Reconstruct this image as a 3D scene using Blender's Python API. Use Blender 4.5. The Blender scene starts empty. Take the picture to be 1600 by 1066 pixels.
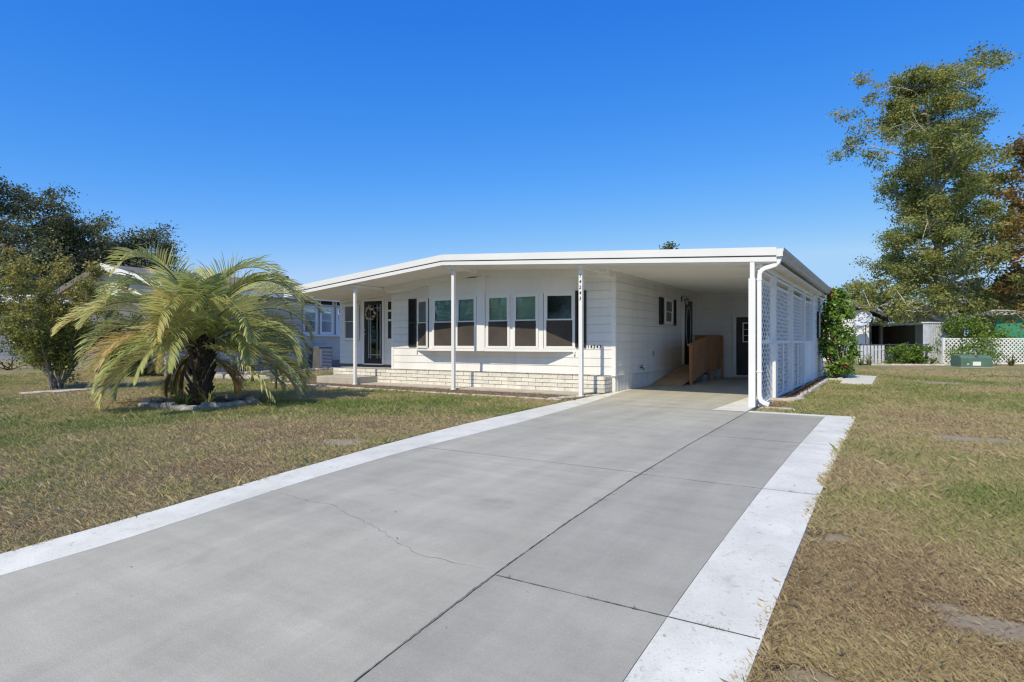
import bpy, math, random
import numpy as np
from mathutils import Vector, Matrix
R = math.radians
S = bpy.context.scene
COL = S.collection

# ------------------------------------------------------------------ camera, sky, sun, exposure
F, V0, YAW = 951.0, 535.0, math.atan2(595, 951)
CAM = np.array([5.34, -12.94, 1.15])
cam = bpy.data.objects.new('camera', bpy.data.cameras.new('camera'))
COL.objects.link(cam)
cam.location = CAM
cam.rotation_euler = (R(90), 0, YAW)
cam.data.sensor_width = 36
cam.data.lens = F * 36 / 1600
cam.data.shift_y = 2.0 / 1600
cam.data.clip_start = 0.05
cam.data.clip_end = 6000
S.camera = cam

SUN_EL, SUN_AZ = R(48.5), R(-3.6)
w = bpy.data.worlds.new('World'); S.world = w; w.use_nodes = True
nt = w.node_tree; nt.nodes.clear()
sky = nt.nodes.new('ShaderNodeTexSky'); sky.sky_type = 'NISHITA'; sky.sun_disc = False
sky.sun_elevation = SUN_EL; sky.sun_rotation = math.pi + SUN_AZ
sky.altitude = 0; sky.air_density = 1.0; sky.dust_density = 0.25; sky.ozone_density = 3.0
# the photograph's deep polarised blue: one tone curve per channel over the whole sky
K = 0.1416
def _m(op, a, b_):
    n_ = nt.nodes.new('ShaderNodeMath'); n_.operation = op
    for i_, q_ in enumerate((a, b_)):
        if isinstance(q_, (int, float)): n_.inputs[i_].default_value = q_
        else: nt.links.new(q_, n_.inputs[i_])
    return n_.outputs[0]
sep = nt.nodes.new('ShaderNodeSeparateColor'); nt.links.new(sky.outputs[0], sep.inputs[0]); cmb = nt.nodes.new('ShaderNodeCombineColor')
for i_, (amp, pw_, top_) in enumerate(((1.25, 2.05, .36), (.71, 1.0, .58), (.93, .40, .85))):
    ch_ = _m('MULTIPLY', sep.outputs[i_], K); ch_ = _m('POWER', ch_, pw_); ch_ = _m('MULTIPLY', ch_, amp); ch_ = _m('MINIMUM', ch_, top_); nt.links.new(_m('DIVIDE', ch_, K), cmb.inputs[i_])
bg = nt.nodes.new('ShaderNodeBackground'); bg.inputs['Strength'].default_value = 0.132
wo = nt.nodes.new('ShaderNodeOutputWorld')
nt.links.new(cmb.outputs[0], bg.inputs[0]); nt.links.new(bg.outputs[0], wo.inputs[0])

sl = bpy.data.lights.new('sun', 'SUN'); sl.energy = 3.6; sl.angle = R(0.53); sl.color = (1.0, 0.895, 0.69)
so = bpy.data.objects.new('sun', sl); COL.objects.link(so)
ld = Vector((math.sin(SUN_AZ) * math.cos(SUN_EL), math.cos(SUN_AZ) * math.cos(SUN_EL), -math.sin(SUN_EL)))
so.rotation_euler = ld.to_track_quat('-Z', 'Y').to_euler(); so.location = (0, -30, 40)

S.render.engine = 'CYCLES'
S.view_settings.view_transform = 'Standard'; S.view_settings.look = 'None'
S.view_settings.exposure = 0.27; S.view_settings.gamma = 1.0; S.view_settings.use_curve_mapping = False
S.cycles.use_denoising = True; S.cycles.use_adaptive_sampling = False; S.cycles.filter_width = 1.25
S.cycles.max_bounces = 10; S.cycles.diffuse_bounces = 8; S.cycles.transparent_max_bounces = 12

# ------------------------------------------------------------------ picture <-> place
_c, _s = math.cos(YAW), math.sin(YAW)
def ray(u, v):
    r = (u - 800) / F
    return np.array([r * _c - _s, r * _s + _c, (V0 - v) / F])
def at(u, v, fw):                       # a point at a forward distance in metres
    return CAM + ray(u, v) * fw
GY = np.array([-400, -30, -16, -13, -10.6, -10, -9.2, -7.8, -6, -2.5, 0, 4, 25, 4000.])
GZ = np.array([-2.4, -2.2, -.75, -.43, -.21, -.165, -.122, -.072, -.045, -.04, 0.0, .02, .05, .05])
def gz(y): return float(np.interp(y, GY, GZ))
def hit(u, v, off=0.0):                 # where a pixel's ray meets the ground
    d = ray(u, v); z = 0.0
    for _ in range(30):
        t = (z + off - CAM[2]) / d[2]; p = CAM + d * t; z = .5 * z + .5 * gz(p[1])
    return p

# ------------------------------------------------------------------ helpers
def link(o, parent=None):
    COL.objects.link(o)
    if parent is not None: o.parent = parent
    return o
def root_loc(o):
    v = Vector((0, 0, 0))
    while o is not None:
        v += o.location; o = o.parent
    return v
def tag(o, label=None, cat=None, group=None, kind=None):
    if label: o['label'] = label
    if cat: o['category'] = cat
    if group: o['group'] = group
    if kind: o['kind'] = kind
    return o
def thing(name, loc, label, cat, group=None):
    o = bpy.data.objects.new(name, None); o.location = loc; o.empty_display_size = .1
    link(o); return tag(o, label, cat, group)

class MB:
    def __init__(s): s.v = []; s.f = []
    def add(s, vs, fs):
        n = len(s.v); s.v += [tuple(map(float, p)) for p in vs]; s.f += [tuple(i + n for i in f) for f in fs]; return s
    def box(s, x0, x1, y0, y1, z0, z1):
        return s.add([(x0, y0, z0), (x1, y0, z0), (x1, y1, z0), (x0, y1, z0), (x0, y0, z1), (x1, y0, z1), (x1, y1, z1), (x0, y1, z1)],
                     [(3, 2, 1, 0), (4, 5, 6, 7), (0, 1, 5, 4), (1, 2, 6, 5), (2, 3, 7, 6), (3, 0, 4, 7)])
    def obox(s, c, ax, ay, az):          # oriented box: centre and three half-axis vectors
        c, ax, ay, az = map(Vector, (c, ax, ay, az))
        vs = [c + sx * ax + sy * ay + sz * az for sz in (-1, 1) for sx, sy in ((-1, -1), (1, -1), (1, 1), (-1, 1))]
        return s.add(vs, [(3, 2, 1, 0), (4, 5, 6, 7), (0, 1, 5, 4), (1, 2, 6, 5), (2, 3, 7, 6), (3, 0, 4, 7)])
    def bar(s, a, b, w, h, up=(0, 0, 1)):
        a, b, up = Vector(a), Vector(b), Vector(up); d = b - a; x = d.cross(up).normalized(); z = x.cross(d).normalized()
        return s.obox((a + b) / 2, d / 2, x * w / 2, z * h / 2)
    def prism(s, poly, axis, a0, a1):    # poly of 2-d points pushed along an axis
        n = len(poly)
        def mk(p, a): return {'x': (a, p[0], p[1]), 'y': (p[0], a, p[1]), 'z': (p[0], p[1], a)}[axis]
        vs = [mk(p, a0) for p in poly] + [mk(p, a1) for p in poly]
        return s.add(vs, [tuple(range(n - 1, -1, -1)), tuple(range(n, 2 * n))] + [(i, (i + 1) % n, (i + 1) % n + n, i + n) for i in range(n)])
    def tube(s, pts, rs, n=8, cap=True):
        pts = [Vector(p) for p in pts]
        if not hasattr(rs, '__len__'): rs = [rs] * len(pts)
        b = len(s.v); px = None
        for i, p in enumerate(pts):
            d = (pts[min(i + 1, len(pts) - 1)] - pts[max(i - 1, 0)]).normalized()
            if px is None: px = d.orthogonal().normalized()
            px = (px - d * px.dot(d)).normalized(); py = d.cross(px)
            for k in range(n):
                a = 2 * math.pi * k / n
                s.v.append(tuple(p + (px * math.cos(a) + py * math.sin(a)) * rs[i]))
        for i in range(len(pts) - 1):
            for k in range(n):
                s.f.append((b + i * n + k, b + i * n + (k + 1) % n, b + (i + 1) * n + (k + 1) % n, b + (i + 1) * n + k))
        if cap:
            s.f.append(tuple(b + k for k in range(n - 1, -1, -1))); e = b + (len(pts) - 1) * n; s.f.append(tuple(e + k for k in range(n)))
        return s
    def rtube(s, pts, wx, wy, side=(0, 1, 0)):  # rectangular tube in the plane across 'side'
        b = len(s.v); side = Vector(side); pts = [Vector(p) for p in pts]
        for i, p in enumerate(pts):
            d = (pts[min(i + 1, len(pts) - 1)] - pts[max(i - 1, 0)]).normalized(); x = d.cross(side).normalized()
            for a, c in ((-1, -1), (1, -1), (1, 1), (-1, 1)): s.v.append(tuple(p + x * a * wx / 2 + side * c * wy / 2))
        for i in range(len(pts) - 1):
            for k in range(4): s.f.append((b + i * 4 + k, b + i * 4 + (k + 1) % 4, b + i * 4 + 4 + (k + 1) % 4, b + i * 4 + 4 + k))
        s.f.append((b + 3, b + 2, b + 1, b)); e = b + (len(pts) - 1) * 4; s.f.append((e, e + 1, e + 2, e + 3))
        return s
    def mesh(s, name, m=None, org=None, smooth=False):
        me = bpy.data.meshes.new(name)
        vs = s.v if org is None else [(p[0] - org[0], p[1] - org[1], p[2] - org[2]) for p in s.v]
        me.from_pydata(vs, [], s.f); me.validate()
        if m: me.materials.append(m)
        if smooth: me.polygons.foreach_set('use_smooth', [True] * len(me.polygons))
        return me
    def build(s, name, m, parent=None, smooth=False, bevel=0, loc=None):
        # vertices are given in place; they are stored relative to the thing's base
        org = root_loc(parent) if parent is not None else Vector(loc or (0, 0, 0))
        o = bpy.data.objects.new(name, s.mesh(name, m, org, smooth))
        if parent is None and loc is not None: o.location = loc
        link(o, parent)
        if bevel:
            b = o.modifiers.new('bevel', 'BEVEL'); b.width = bevel; b.segments = 2; b.limit_method = 'ANGLE'
        return o
def piece(name, me, parent, loc, rot=(0, 0, 0), sc=(1, 1, 1)):
    o = bpy.data.objects.new(name, me); link(o, parent)
    o.location = Vector(loc) - (root_loc(parent) if parent is not None else Vector((0, 0, 0)))
    o.rotation_euler = rot; o.scale = sc
    return o
def quick(name, m, parent, *boxes, bevel=0):
    b = MB()
    for q in boxes: b.box(*q)
    return b.build(name, m, parent, bevel=bevel)

# numpy value noise, used for the lawn's own colour
_rng = np.random.default_rng(5); _T = _rng.random((256, 256))
def vnoise(x, y, sc):
    x = np.asarray(x) * sc + 1000.3; y = np.asarray(y) * sc + 1000.7
    xi = np.floor(x).astype(int); yi = np.floor(y).astype(int); fx = x - xi; fy = y - yi
    fx = fx * fx * (3 - 2 * fx); fy = fy * fy * (3 - 2 * fy)
    g = lambda a, b: _T[a % 256, b % 256]
    return (g(xi, yi) * (1 - fx) + g(xi + 1, yi) * fx) * (1 - fy) + (g(xi, yi + 1) * (1 - fx) + g(xi + 1, yi + 1) * fx) * fy
def fbm(x, y, sc): return (vnoise(x, y, sc) + .5 * vnoise(x, y, sc * 2.1) + .25 * vnoise(x, y, sc * 4.3)) / 1.75

# ------------------------------------------------------------------ materials
def newmat(name):
    m = bpy.data.materials.new(name); m.use_nodes = True; n = m.node_tree.nodes; l = m.node_tree.links
    return m, n, l, n['Principled BSDF']
def ramp(n, stops):
    r = n.new('ShaderNodeValToRGB'); e = r.color_ramp.elements
    while len(e) < len(stops): e.new(.5)
    for i, (p, c) in enumerate(stops): e[i].position = p; e[i].color = (*c, 1)
    return r
def surf(name, c1, c2, scale=3.0, rough=.6, bump=0.0, bscale=60, stretch=(1, 1, 1), rnd=0.0, fine=.0, spec=.4, metal=0, detail=6, lo=.35, hi=.65):
    """two-tone procedural surface: large blotches, optional fine speckle, per-object tint, fine relief"""
    m, n, l, p = newmat(name)
    g = n.new('ShaderNodeNewGeometry'); mp = n.new('ShaderNodeMapping'); mp.inputs['Scale'].default_value = stretch
    l.new(g.outputs['Position'], mp.inputs[0])
    t = n.new('ShaderNodeTexNoise'); t.inputs['Scale'].default_value = scale; t.inputs['Detail'].default_value = detail; t.inputs['Roughness'].default_value = .62
    l.new(mp.outputs[0], t.inputs['Vector'])
    r = ramp(n, [(lo, c1), (hi, c2)]); l.new(t.outputs[0], r.inputs[0]); out = r.outputs[0]
    if fine:
        t2 = n.new('ShaderNodeTexNoise'); t2.inputs['Scale'].default_value = bscale * 2.0; t2.inputs['Detail'].default_value = 4
        l.new(mp.outputs[0], t2.inputs['Vector'])
        mr = n.new('ShaderNodeMapRange'); mr.inputs[1].default_value = .25; mr.inputs[2].default_value = .75; mr.inputs[3].default_value = 1 - fine; mr.inputs[4].default_value = 1 + fine
        l.new(t2.outputs[0], mr.inputs[0]); mx = n.new('ShaderNodeMix'); mx.data_type = 'RGBA'; mx.blend_type = 'MULTIPLY'; mx.inputs[0].default_value = 1
        l.new(out, mx.inputs[6]); l.new(mr.outputs[0], mx.inputs[7]); out = mx.outputs[2]
    if rnd:
        oi = n.new('ShaderNodeObjectInfo'); mr = n.new('ShaderNodeMapRange'); mr.inputs[3].default_value = 1 - rnd; mr.inputs[4].default_value = 1 + rnd * .5
        l.new(oi.outputs['Random'], mr.inputs[0]); mx = n.new('ShaderNodeMix'); mx.data_type = 'RGBA'; mx.blend_type = 'MULTIPLY'; mx.inputs[0].default_value = 1
        l.new(out, mx.inputs[6]); l.new(mr.outputs[0], mx.inputs[7]); out = mx.outputs[2]
    l.new(out, p.inputs['Base Color']); p.inputs['Roughness'].default_value = rough; p.inputs['Specular IOR Level'].default_value = spec; p.inputs['Metallic'].default_value = metal
    if bump:
        t3 = n.new('ShaderNodeTexNoise'); t3.inputs['Scale'].default_value = bscale; t3.inputs['Detail'].default_value = 5; l.new(mp.outputs[0], t3.inputs['Vector'])
        b = n.new('ShaderNodeBump'); b.inputs['Strength'].default_value = bump; b.inputs['Distance'].default_value = .02
        l.new(t3.outputs[0], b.inputs['Height']); l.new(b.outputs[0], p.inputs['Normal'])
    return m
def leafmat(name, stops, trans=.35, rough=.5, spec=.35):
    """foliage: colour by the leaf's own random value 'rnd', light passing through"""
    m, n, l, p = newmat(name)
    a = n.new('ShaderNodeAttribute'); a.attribute_name = 'rnd'
    r = ramp(n, stops); l.new(a.outputs['Fac'], r.inputs[0])
    l.new(r.outputs[0], p.inputs['Base Color']); p.inputs['Roughness'].default_value = rough; p.inputs['Specular IOR Level'].default_value = spec
    tr = n.new('ShaderNodeBsdfTranslucent'); l.new(r.outputs[0], tr.inputs[0])
    mx = n.new('ShaderNodeMixShader'); mx.inputs[0].default_value = trans
    l.new(p.outputs[0], mx.inputs[1]); l.new(tr.outputs[0], mx.inputs[2]); l.new(mx.outputs[0], n['Material Output'].inputs[0])
    return m
def glassmat(name, tint=(.86, .93, .9)):
    m, n, l, p = newmat(name)
    tr = n.new('ShaderNodeBsdfTransparent'); tr.inputs[0].default_value = (*tint, 1)
    gl = n.new('ShaderNodeBsdfGlossy'); gl.inputs['Roughness'].default_value = .015; gl.inputs[0].default_value = (.9, .95, .95, 1)
    fr = n.new('ShaderNodeFresnel'); fr.inputs[0].default_value = 1.5
    t = n.new('ShaderNodeTexNoise'); t.inputs['Scale'].default_value = 1.4; b = n.new('ShaderNodeBump'); b.inputs['Strength'].default_value = .05; b.inputs['Distance'].default_value = .05
    l.new(t.outputs[0], b.inputs['Height']); l.new(b.outputs[0], gl.inputs['Normal'])
    mx = n.new('ShaderNodeMixShader'); l.new(fr.outputs[0], mx.inputs[0]); l.new(tr.outputs[0], mx.inputs[1]); l.new(gl.outputs[0], mx.inputs[2]); l.new(mx.outputs[0], n['Material Output'].inputs[0])
    return m

def meshscreen(name, col, k):
    m, n, l, p = newmat(name); p.inputs['Base Color'].default_value = (*col, 1); p.inputs['Roughness'].default_value = .9; p.inputs['Specular IOR Level'].default_value = .1
    g = n.new('ShaderNodeNewGeometry'); t = n.new('ShaderNodeTexNoise'); t.inputs['Scale'].default_value = 3; l.new(g.outputs['Position'], t.inputs['Vector'])
    r = ramp(n, [(.35, col), (.65, tuple(c * 1.25 for c in col))]); l.new(t.outputs[0], r.inputs[0]); l.new(r.outputs[0], p.inputs['Base Color'])
    tr = n.new('ShaderNodeBsdfTransparent'); mx = n.new('ShaderNodeMixShader'); mx.inputs[0].default_value = k
    l.new(tr.outputs[0], mx.inputs[1]); l.new(p.outputs[0], mx.inputs[2]); l.new(mx.outputs[0], n['Material Output'].inputs[0]); return m
M = {}
M['bugscreen'] = meshscreen('brown_insect_screen', (.088, .076, .068), .72)
M['white'] = surf('white_paint', (.79, .785, .765), (.84, .835, .815), 1.5, .45, .05, 40)
M['siding'] = surf('white_siding', (.73, .725, .70), (.82, .815, .795), 2.0, .5, .08, 30, rnd=.05, stretch=(1, 1, .14), lo=.28, hi=.55)
M['roofmetal'] = surf('white_roof_metal', (.75, .748, .73), (.80, .798, .78), .8, .35, .02, 8)
M['ceiling'] = surf('ceiling_pan', (.83, .81, .77), (.87, .85, .81), .7, .5, .03, 20, rnd=.03)
M['groove'] = surf('dark_groove', (.10, .10, .10), (.14, .14, .14), 3, .6)
M['gutter'] = surf('gutter_shade_grey', (.46, .46, .455), (.54, .54, .53), 2, .4)  # shade on the white gutter put into its grey; plain grey elsewhere
M['black'] = surf('black_shutter', (.018, .017, .018), (.03, .028, .028), 4, .45)
M['brick'] = surf('painted_brick', (.70, .67, .59), (.82, .79, .70), 5, .7, .6, 45, rnd=.10, fine=.05)
M['mortar'] = surf('mortar', (.26, .24, .21), (.36, .33, .29), 8, .9, .4, 60)
M['skirt'] = surf('skirting', (.60, .61, .60), (.70, .70, .69), 2, .5, .05, 40)
M['door'] = surf('black_door', (.012, .012, .016), (.02, .02, .024), 3, .35)
M['darkdoor'] = surf('dark_grey_door', (.03, .032, .034), (.045, .046, .048), 3, .45)
M['glass'] = glassmat('window_glass')
M['screen'] = surf('insect_screen', (.15, .15, .16), (.20, .20, .21), 2, .8)
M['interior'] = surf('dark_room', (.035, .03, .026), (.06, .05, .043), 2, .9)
M['blind'] = surf('blind', (.46, .54, .47), (.54, .62, .55), .5, .7, .5, 14, stretch=(.05, .05, 6))
M['curtain'] = surf('curtain', (.62, .52, .44), (.72, .61, .52), 1.2, .9, .4, 10, stretch=(8, 8, .1))
M['valance'] = surf('valance', (.02, .016, .014), (.04, .03, .028), 20, .9)
M['chrome'] = surf('satin_metal', (.55, .55, .54), (.65, .64, .62), 4, .3, metal=1)
M['lead'] = surf('leading', (.45, .45, .44), (.55, .55, .53), 4, .4)
M['concrete'] = surf('concrete', (.40, .36, .30), (.50, .46, .39), 2.5, .85, .25, 80, fine=.08)
M['wood'] = surf('stained_wood', (.40, .17, .07), (.52, .24, .105), 2.2, .65, .25, 30, stretch=(5, 1, 1), fine=.1, rnd=.08)
M['ply'] = surf('plywood_deck', (.40, .27, .15), (.52, .36, .22), 2.0, .75, .2, 30, stretch=(4, 1, 1), fine=.1, rnd=.08)
M['block'] = surf('cinder_block', (.22, .22, .21), (.32, .32, .30), 6, .9, .4, 70)
M['edging'] = surf('edging_stone', (.42, .38, .31), (.60, .56, .49), 6, .9, .5, 50, rnd=.15, fine=.1)
M['greystone'] = surf('grey_stone', (.22, .215, .20), (.46, .45, .42), 7, .9, .7, 40, rnd=.25, fine=.12)
M['soil'] = surf('leaf_mulch', (.10, .065, .04), (.24, .165, .10), 9, .95, .9, 40, fine=.25)
M['bark'] = surf('bark', (.12, .105, .09), (.36, .33, .29), 3, .9, .8, 16, stretch=(1, 1, .3), fine=.2)
M['palebark'] = surf('pale_bark', (.30, .28, .25), (.56, .53, .48), 2.5, .9, .7, 14, stretch=(1, 1, .3), fine=.15)
M['darkbark'] = surf('dark_bark', (.035, .027, .02), (.10, .08, .06), 5, .95, .9, 20, fine=.2)

# ------------------------------------------------------------------ driveway outline
EDGE_OUT = [hit(u, v, .02) for u, v in [(0, 866), (100, 842), (200, 812), (300, 783), (400, 753), (500, 724), (600, 696), (700, 670), (800, 647), (880, 629)]]
EDGE_IN = [hit(u, v, .02) for u, v in [(0, 900), (145, 862), (300, 811), (430, 768), (600, 716), (800, 665)]]
_eo = sorted([(p[1], p[0]) for p in EDGE_OUT] + [(-40., EDGE_OUT[0][0] - .9), (-13.5, EDGE_OUT[0][0] - .10), (0.0, .02), (8., .02)])
_ei = sorted([(p[1], p[0]) for p in EDGE_IN] + [(-40., EDGE_IN[0][0] - .9), (-13.5, EDGE_IN[0][0] - .10), (-1.2, .30), (0.4, .12), (1.6, .03), (8., .03)])
_smY = np.arange(-40, 8.01, .1)
def _smooth(pts):
    x = np.interp(_smY, [p[0] for p in pts], [p[1] for p in pts]); k = np.ones(9) / 9
    return np.convolve(np.pad(x, 4, 'edge'), k, 'valid')
_EO, _EI = _smooth(_eo), _smooth(_ei)
def xl_out(y): return float(np.interp(y, _smY, _EO))
def xl_in(y): return max(float(np.interp(y, _smY, _EI)), xl_out(y) + .01)
def xj(y): return 3.28 + .022 * max(0, -2 - y) if y < -1.9 else 3.28      # long joint
XB0, XB1 = 4.44, 4.86                                                       # right border
Y_END = -2.12

def green(x, y):
    """how green the turf is (0 straw, 1 green), from the photograph's patches"""
    x = np.asarray(x, float); y = np.asarray(y, float)
    g = .62 * fbm(x, y, .45) + .38 * fbm(x + 31, y - 17, 1.7)
    g = (g - .44) * 1.8 + .34
    def spot(cx, cy, rx, ry, a):
        return a * np.exp(-(((x - cx) / rx) ** 2 + ((y - cy) / ry) ** 2))
    g = g + spot(6.1, -6.2, .9, 1.1, .30) + spot(5.3, -9.9, .5, .5, .25) + spot(-3.5, -5.2, 4.0, 1.6, .16) + spot(-9, -2.5, 5, 1.6, .10)
    g = g - spot(-1.2, -7.5, 1.6, 1.4, .30) - spot(6.2, -9.6, 1.8, 1.6, .22) - spot(-.3, -9.8, 1.2, 1.0, .15)
    g = g + np.where(y > 2, .10, 0)
    return np.clip(g, 0, 1)
SAND = [(*hit(u, v)[:2], rx, ry) for u, v, rx, ry in [(1292, 840, .17, .12), (1525, 688, .55, .35), (1240, 1058, .22, .10), (1555, 980, .25, .12), (1480, 950, .2, .12), (540, 693, .4, .3), (1480, 600, 1.0, .8)]]
def sandy(x, y):
    x = np.asarray(x, float); y = np.asarray(y, float); s = np.zeros_like(x)
    n = fbm(x * 1.0, y * 1.0, 3.0)
    for cx, cy, rx, ry in SAND:
        s = np.maximum(s, 1.25 - np.sqrt(((x - cx) / rx) ** 2 + ((y - cy) / ry) ** 2) + (n - .5) * 1.6)
    return np.clip(s * 1.5, 0, 1)
def lawn_z(x, y):
    return np.interp(y, GY, GZ) + (fbm(x, y, .5) - .5) * .03 + .004

def build_ground():
    xs = np.concatenate([[-3000, -900, -300, -120, -60, -40], np.arange(-30, 16.01, .2), [20, 26, 34, 50, 100, 300, 900, 3000]])
    ys = np.concatenate([[-3000, -600, -150, -60, -35, -24, -18], np.arange(-15, 12.01, .2), np.arange(13, 41, 1.5), [50, 80, 150, 400, 1000, 3000]])
    X, Y = np.meshgrid(xs, ys); Z = lawn_z(X, Y)
    far = (np.abs(X) > 40) | (Y > 45) | (Y < -20); Z = np.where(far, np.interp(Y, GY, GZ) + .004, Z)
    under = (X > np.vectorize(xl_out)(Y) + .06) & (X < XB1 - .06) & (Y < Y_END - .1) | (X > .05) & (X < 3.3) & (Y >= Y_END - .1) & (Y < 9)
    Z = np.where(under, np.interp(Y, GY, GZ) - .09, Z)
    nx, ny = len(xs), len(ys)
    V = np.stack([X.ravel(), Y.ravel(), Z.ravel()], 1)
    i = np.arange(ny - 1)[:, None] * nx + np.arange(nx - 1)[None, :]
    Fq = np.stack([i, i + 1, i + 1 + nx, i + nx], -1).reshape(-1, 4)
    me = bpy.data.meshes.new('lawn'); me.from_pydata(V.tolist(), [], Fq.tolist())
    for nm, fn in (('g', green), ('s', sandy)):
        a = me.attributes.new(nm, 'FLOAT', 'POINT'); a.data.foreach_set('value', fn(V[:, 0], V[:, 1]).astype(np.float32))
    m, n, l, p = newmat('turf_soil')
    ag = n.new('ShaderNodeAttribute'); ag.attribute_name = 'g'; as_ = n.new('ShaderNodeAttribute'); as_.attribute_name = 's'
    g = n.new('ShaderNodeNewGeometry')
    t = n.new('ShaderNodeTexNoise'); t.inputs['Scale'].default_value = 14; t.inputs['Detail'].default_value = 8; t.inputs['Roughness'].default_value = .7; l.new(g.outputs['Position'], t.inputs['Vector'])
    t2 = n.new('ShaderNodeTexNoise'); t2.inputs['Scale'].default_value = .7; t2.inputs['Detail'].default_value = 8; t2.inputs['Roughness'].default_value = .65; l.new(g.outputs['Position'], t2.inputs['Vector'])
    ad = n.new('ShaderNodeMath'); ad.operation = 'MULTIPLY_ADD'; ad.inputs[1].default_value = 1.0; l.new(t.outputs[0], ad.inputs[0]); l.new(ag.outputs['Fac'], ad.inputs[2])
    ad2 = n.new('ShaderNodeMath'); ad2.operation = 'MULTIPLY_ADD'; ad2.inputs[1].default_value = .9; l.new(t2.outputs[0], ad2.inputs[0]); l.new(ad.outputs[0], ad2.inputs[2])
    sb = n.new('ShaderNodeMath'); sb.operation = 'SUBTRACT'; sb.inputs[1].default_value = .95; l.new(ad2.outputs[0], sb.inputs[0])
    r = ramp(n, [(.0, (.24, .185, .11)), (.3, (.33, .26, .155)), (.55, (.28, .245, .115)), (.95, (.19, .205, .075))]); l.new(sb.outputs[0], r.inputs[0])
    mx = n.new('ShaderNodeMix'); mx.data_type = 'RGBA'; l.new(as_.outputs['Fac'], mx.inputs[0]); l.new(r.outputs[0], mx.inputs[6]); mx.inputs[7].default_value = (.36, .30, .21, 1)
    l.new(mx.outputs[2], p.inputs['Base Color']); p.inputs['Roughness'].default_value = .95; p.inputs['Specular IOR Level'].default_value = .1
    b = n.new('ShaderNodeBump'); b.inputs['Strength'].default_value = .8; b.inputs['Distance'].default_value = .05; l.new(t.outputs[0], b.inputs['Height']); l.new(b.outputs[0], p.inputs['Normal'])
    me.materials.append(m)
    o = bpy.data.objects.new('ground', me); link(o); o['kind'] = 'structure'; return o
build_ground()

# ------------------------------------------------------------------ grass blades
NOGRASS = []          # rectangles kept free of blades: x0, x1, y0, y1
def blades(name, n, d0, d1, seed, label):
    rg = np.random.default_rng(seed)
    d = np.exp(rg.uniform(math.log(d0), math.log(d1), n)); a = rg.uniform(-.74, .74, n)
    fx, fy = -_s, _c; rx, ry = _c, _s
    x = CAM[0] + d * (np.cos(a) * fx + np.sin(a) * rx); y = CAM[1] + d * (np.cos(a) * fy + np.sin(a) * ry)
    xo = np.interp(y, _smY, _EO)
    jag = (fbm(x, y, 4.0) - .55) * .17
    drive = (x > xo + jag * .7 - .01) & (x < XB1 + jag) & (y < Y_END + .0) | (x > -.02) & (x < 3.4) & (y >= Y_END)
    keep = ~drive
    for (x0, x1, y0, y1) in NOGRASS: keep &= ~((x > x0) & (x < x1) & (y > y0) & (y < y1))
    keep &= rg.random(n) > sandy(x, y) * .97
    x, y, d = x[keep], y[keep], d[keep]; n = len(x)
    g = green(x, y); gr = np.clip(g + rg.normal(0, .20, n), 0, 1)
    z = lawn_z(x, y)
    sc = np.maximum(1, d / 4.2)
    hgt = rg.uniform(.010, .038, n) * (1 + .4 * g) * (1 + .8 * (rg.random(n) > .985)) * np.minimum(sc, 1.5)
    hgt = hgt * np.where((np.abs(x - XB1) < .06) & (y < Y_END + .1) | (np.abs(x - np.interp(y, _smY, _EO)) < .06), 1.25, 1.0)
    wd = rg.uniform(.0005, .0013, n) * sc
    th = rg.uniform(0, 2 * math.pi, n); lean = rg.uniform(.25, 2.0, n) * (1.2 - .5 * g)
    ph = th + math.pi / 2 + rg.normal(0, .6, n)
    dx, dy = np.cos(th), np.sin(th); lx, ly = np.cos(ph), np.sin(ph)
    h = hgt / np.sqrt(1 + .5 * lean ** 2)
    V = np.empty((n, 4, 3))
    V[:, 0] = np.stack([x - dx * wd, y - dy * wd, z], 1); V[:, 1] = np.stack([x + dx * wd, y + dy * wd, z], 1)
    mx_, my_ = x + lx * h * lean * .35, y + ly * h * lean * .35
    V[:, 2] = np.stack([mx_ + dx * wd * .55, my_ + dy * wd * .55, z + h * .65], 1)
    V[:, 3] = np.stack([x + lx * h * lean, y + ly * h * lean, z + h], 1)
    # two triangles: base pair + shoulder, shoulder + tip
    i = np.arange(n) * 4
    Fc = np.concatenate([np.stack([i, i + 1, i + 2], 1), np.stack([i, i + 2, i + 3], 1)])
    me = bpy.data.meshes.new(name); me.vertices.add(n * 4); me.vertices.foreach_set('co', V.ravel())
    me.loops.add(len(Fc) * 3); me.loops.foreach_set('vertex_index', Fc.ravel().astype(np.int32))
    me.polygons.add(len(Fc)); me.polygons.foreach_set('loop_start', np.arange(len(Fc), dtype=np.int32) * 3)
    me.update(calc_edges=True)
    at_ = me.attributes.new('rnd', 'FLOAT', 'POINT'); at_.data.foreach_set('value', np.repeat(gr, 4).astype(np.float32))
    me.materials.append(leafmat('grass_blade', [(0, (.38, .28, .16)), (.2, (.60, .485, .285)), (.45, (.49, .415, .205)), (.7, (.34, .345, .125)), (1, (.20, .275, .07))], .3, .7, .2))
    o = bpy.data.objects.new(name, me); link(o); tag(o, label, 'grass', kind='stuff'); return o

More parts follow.
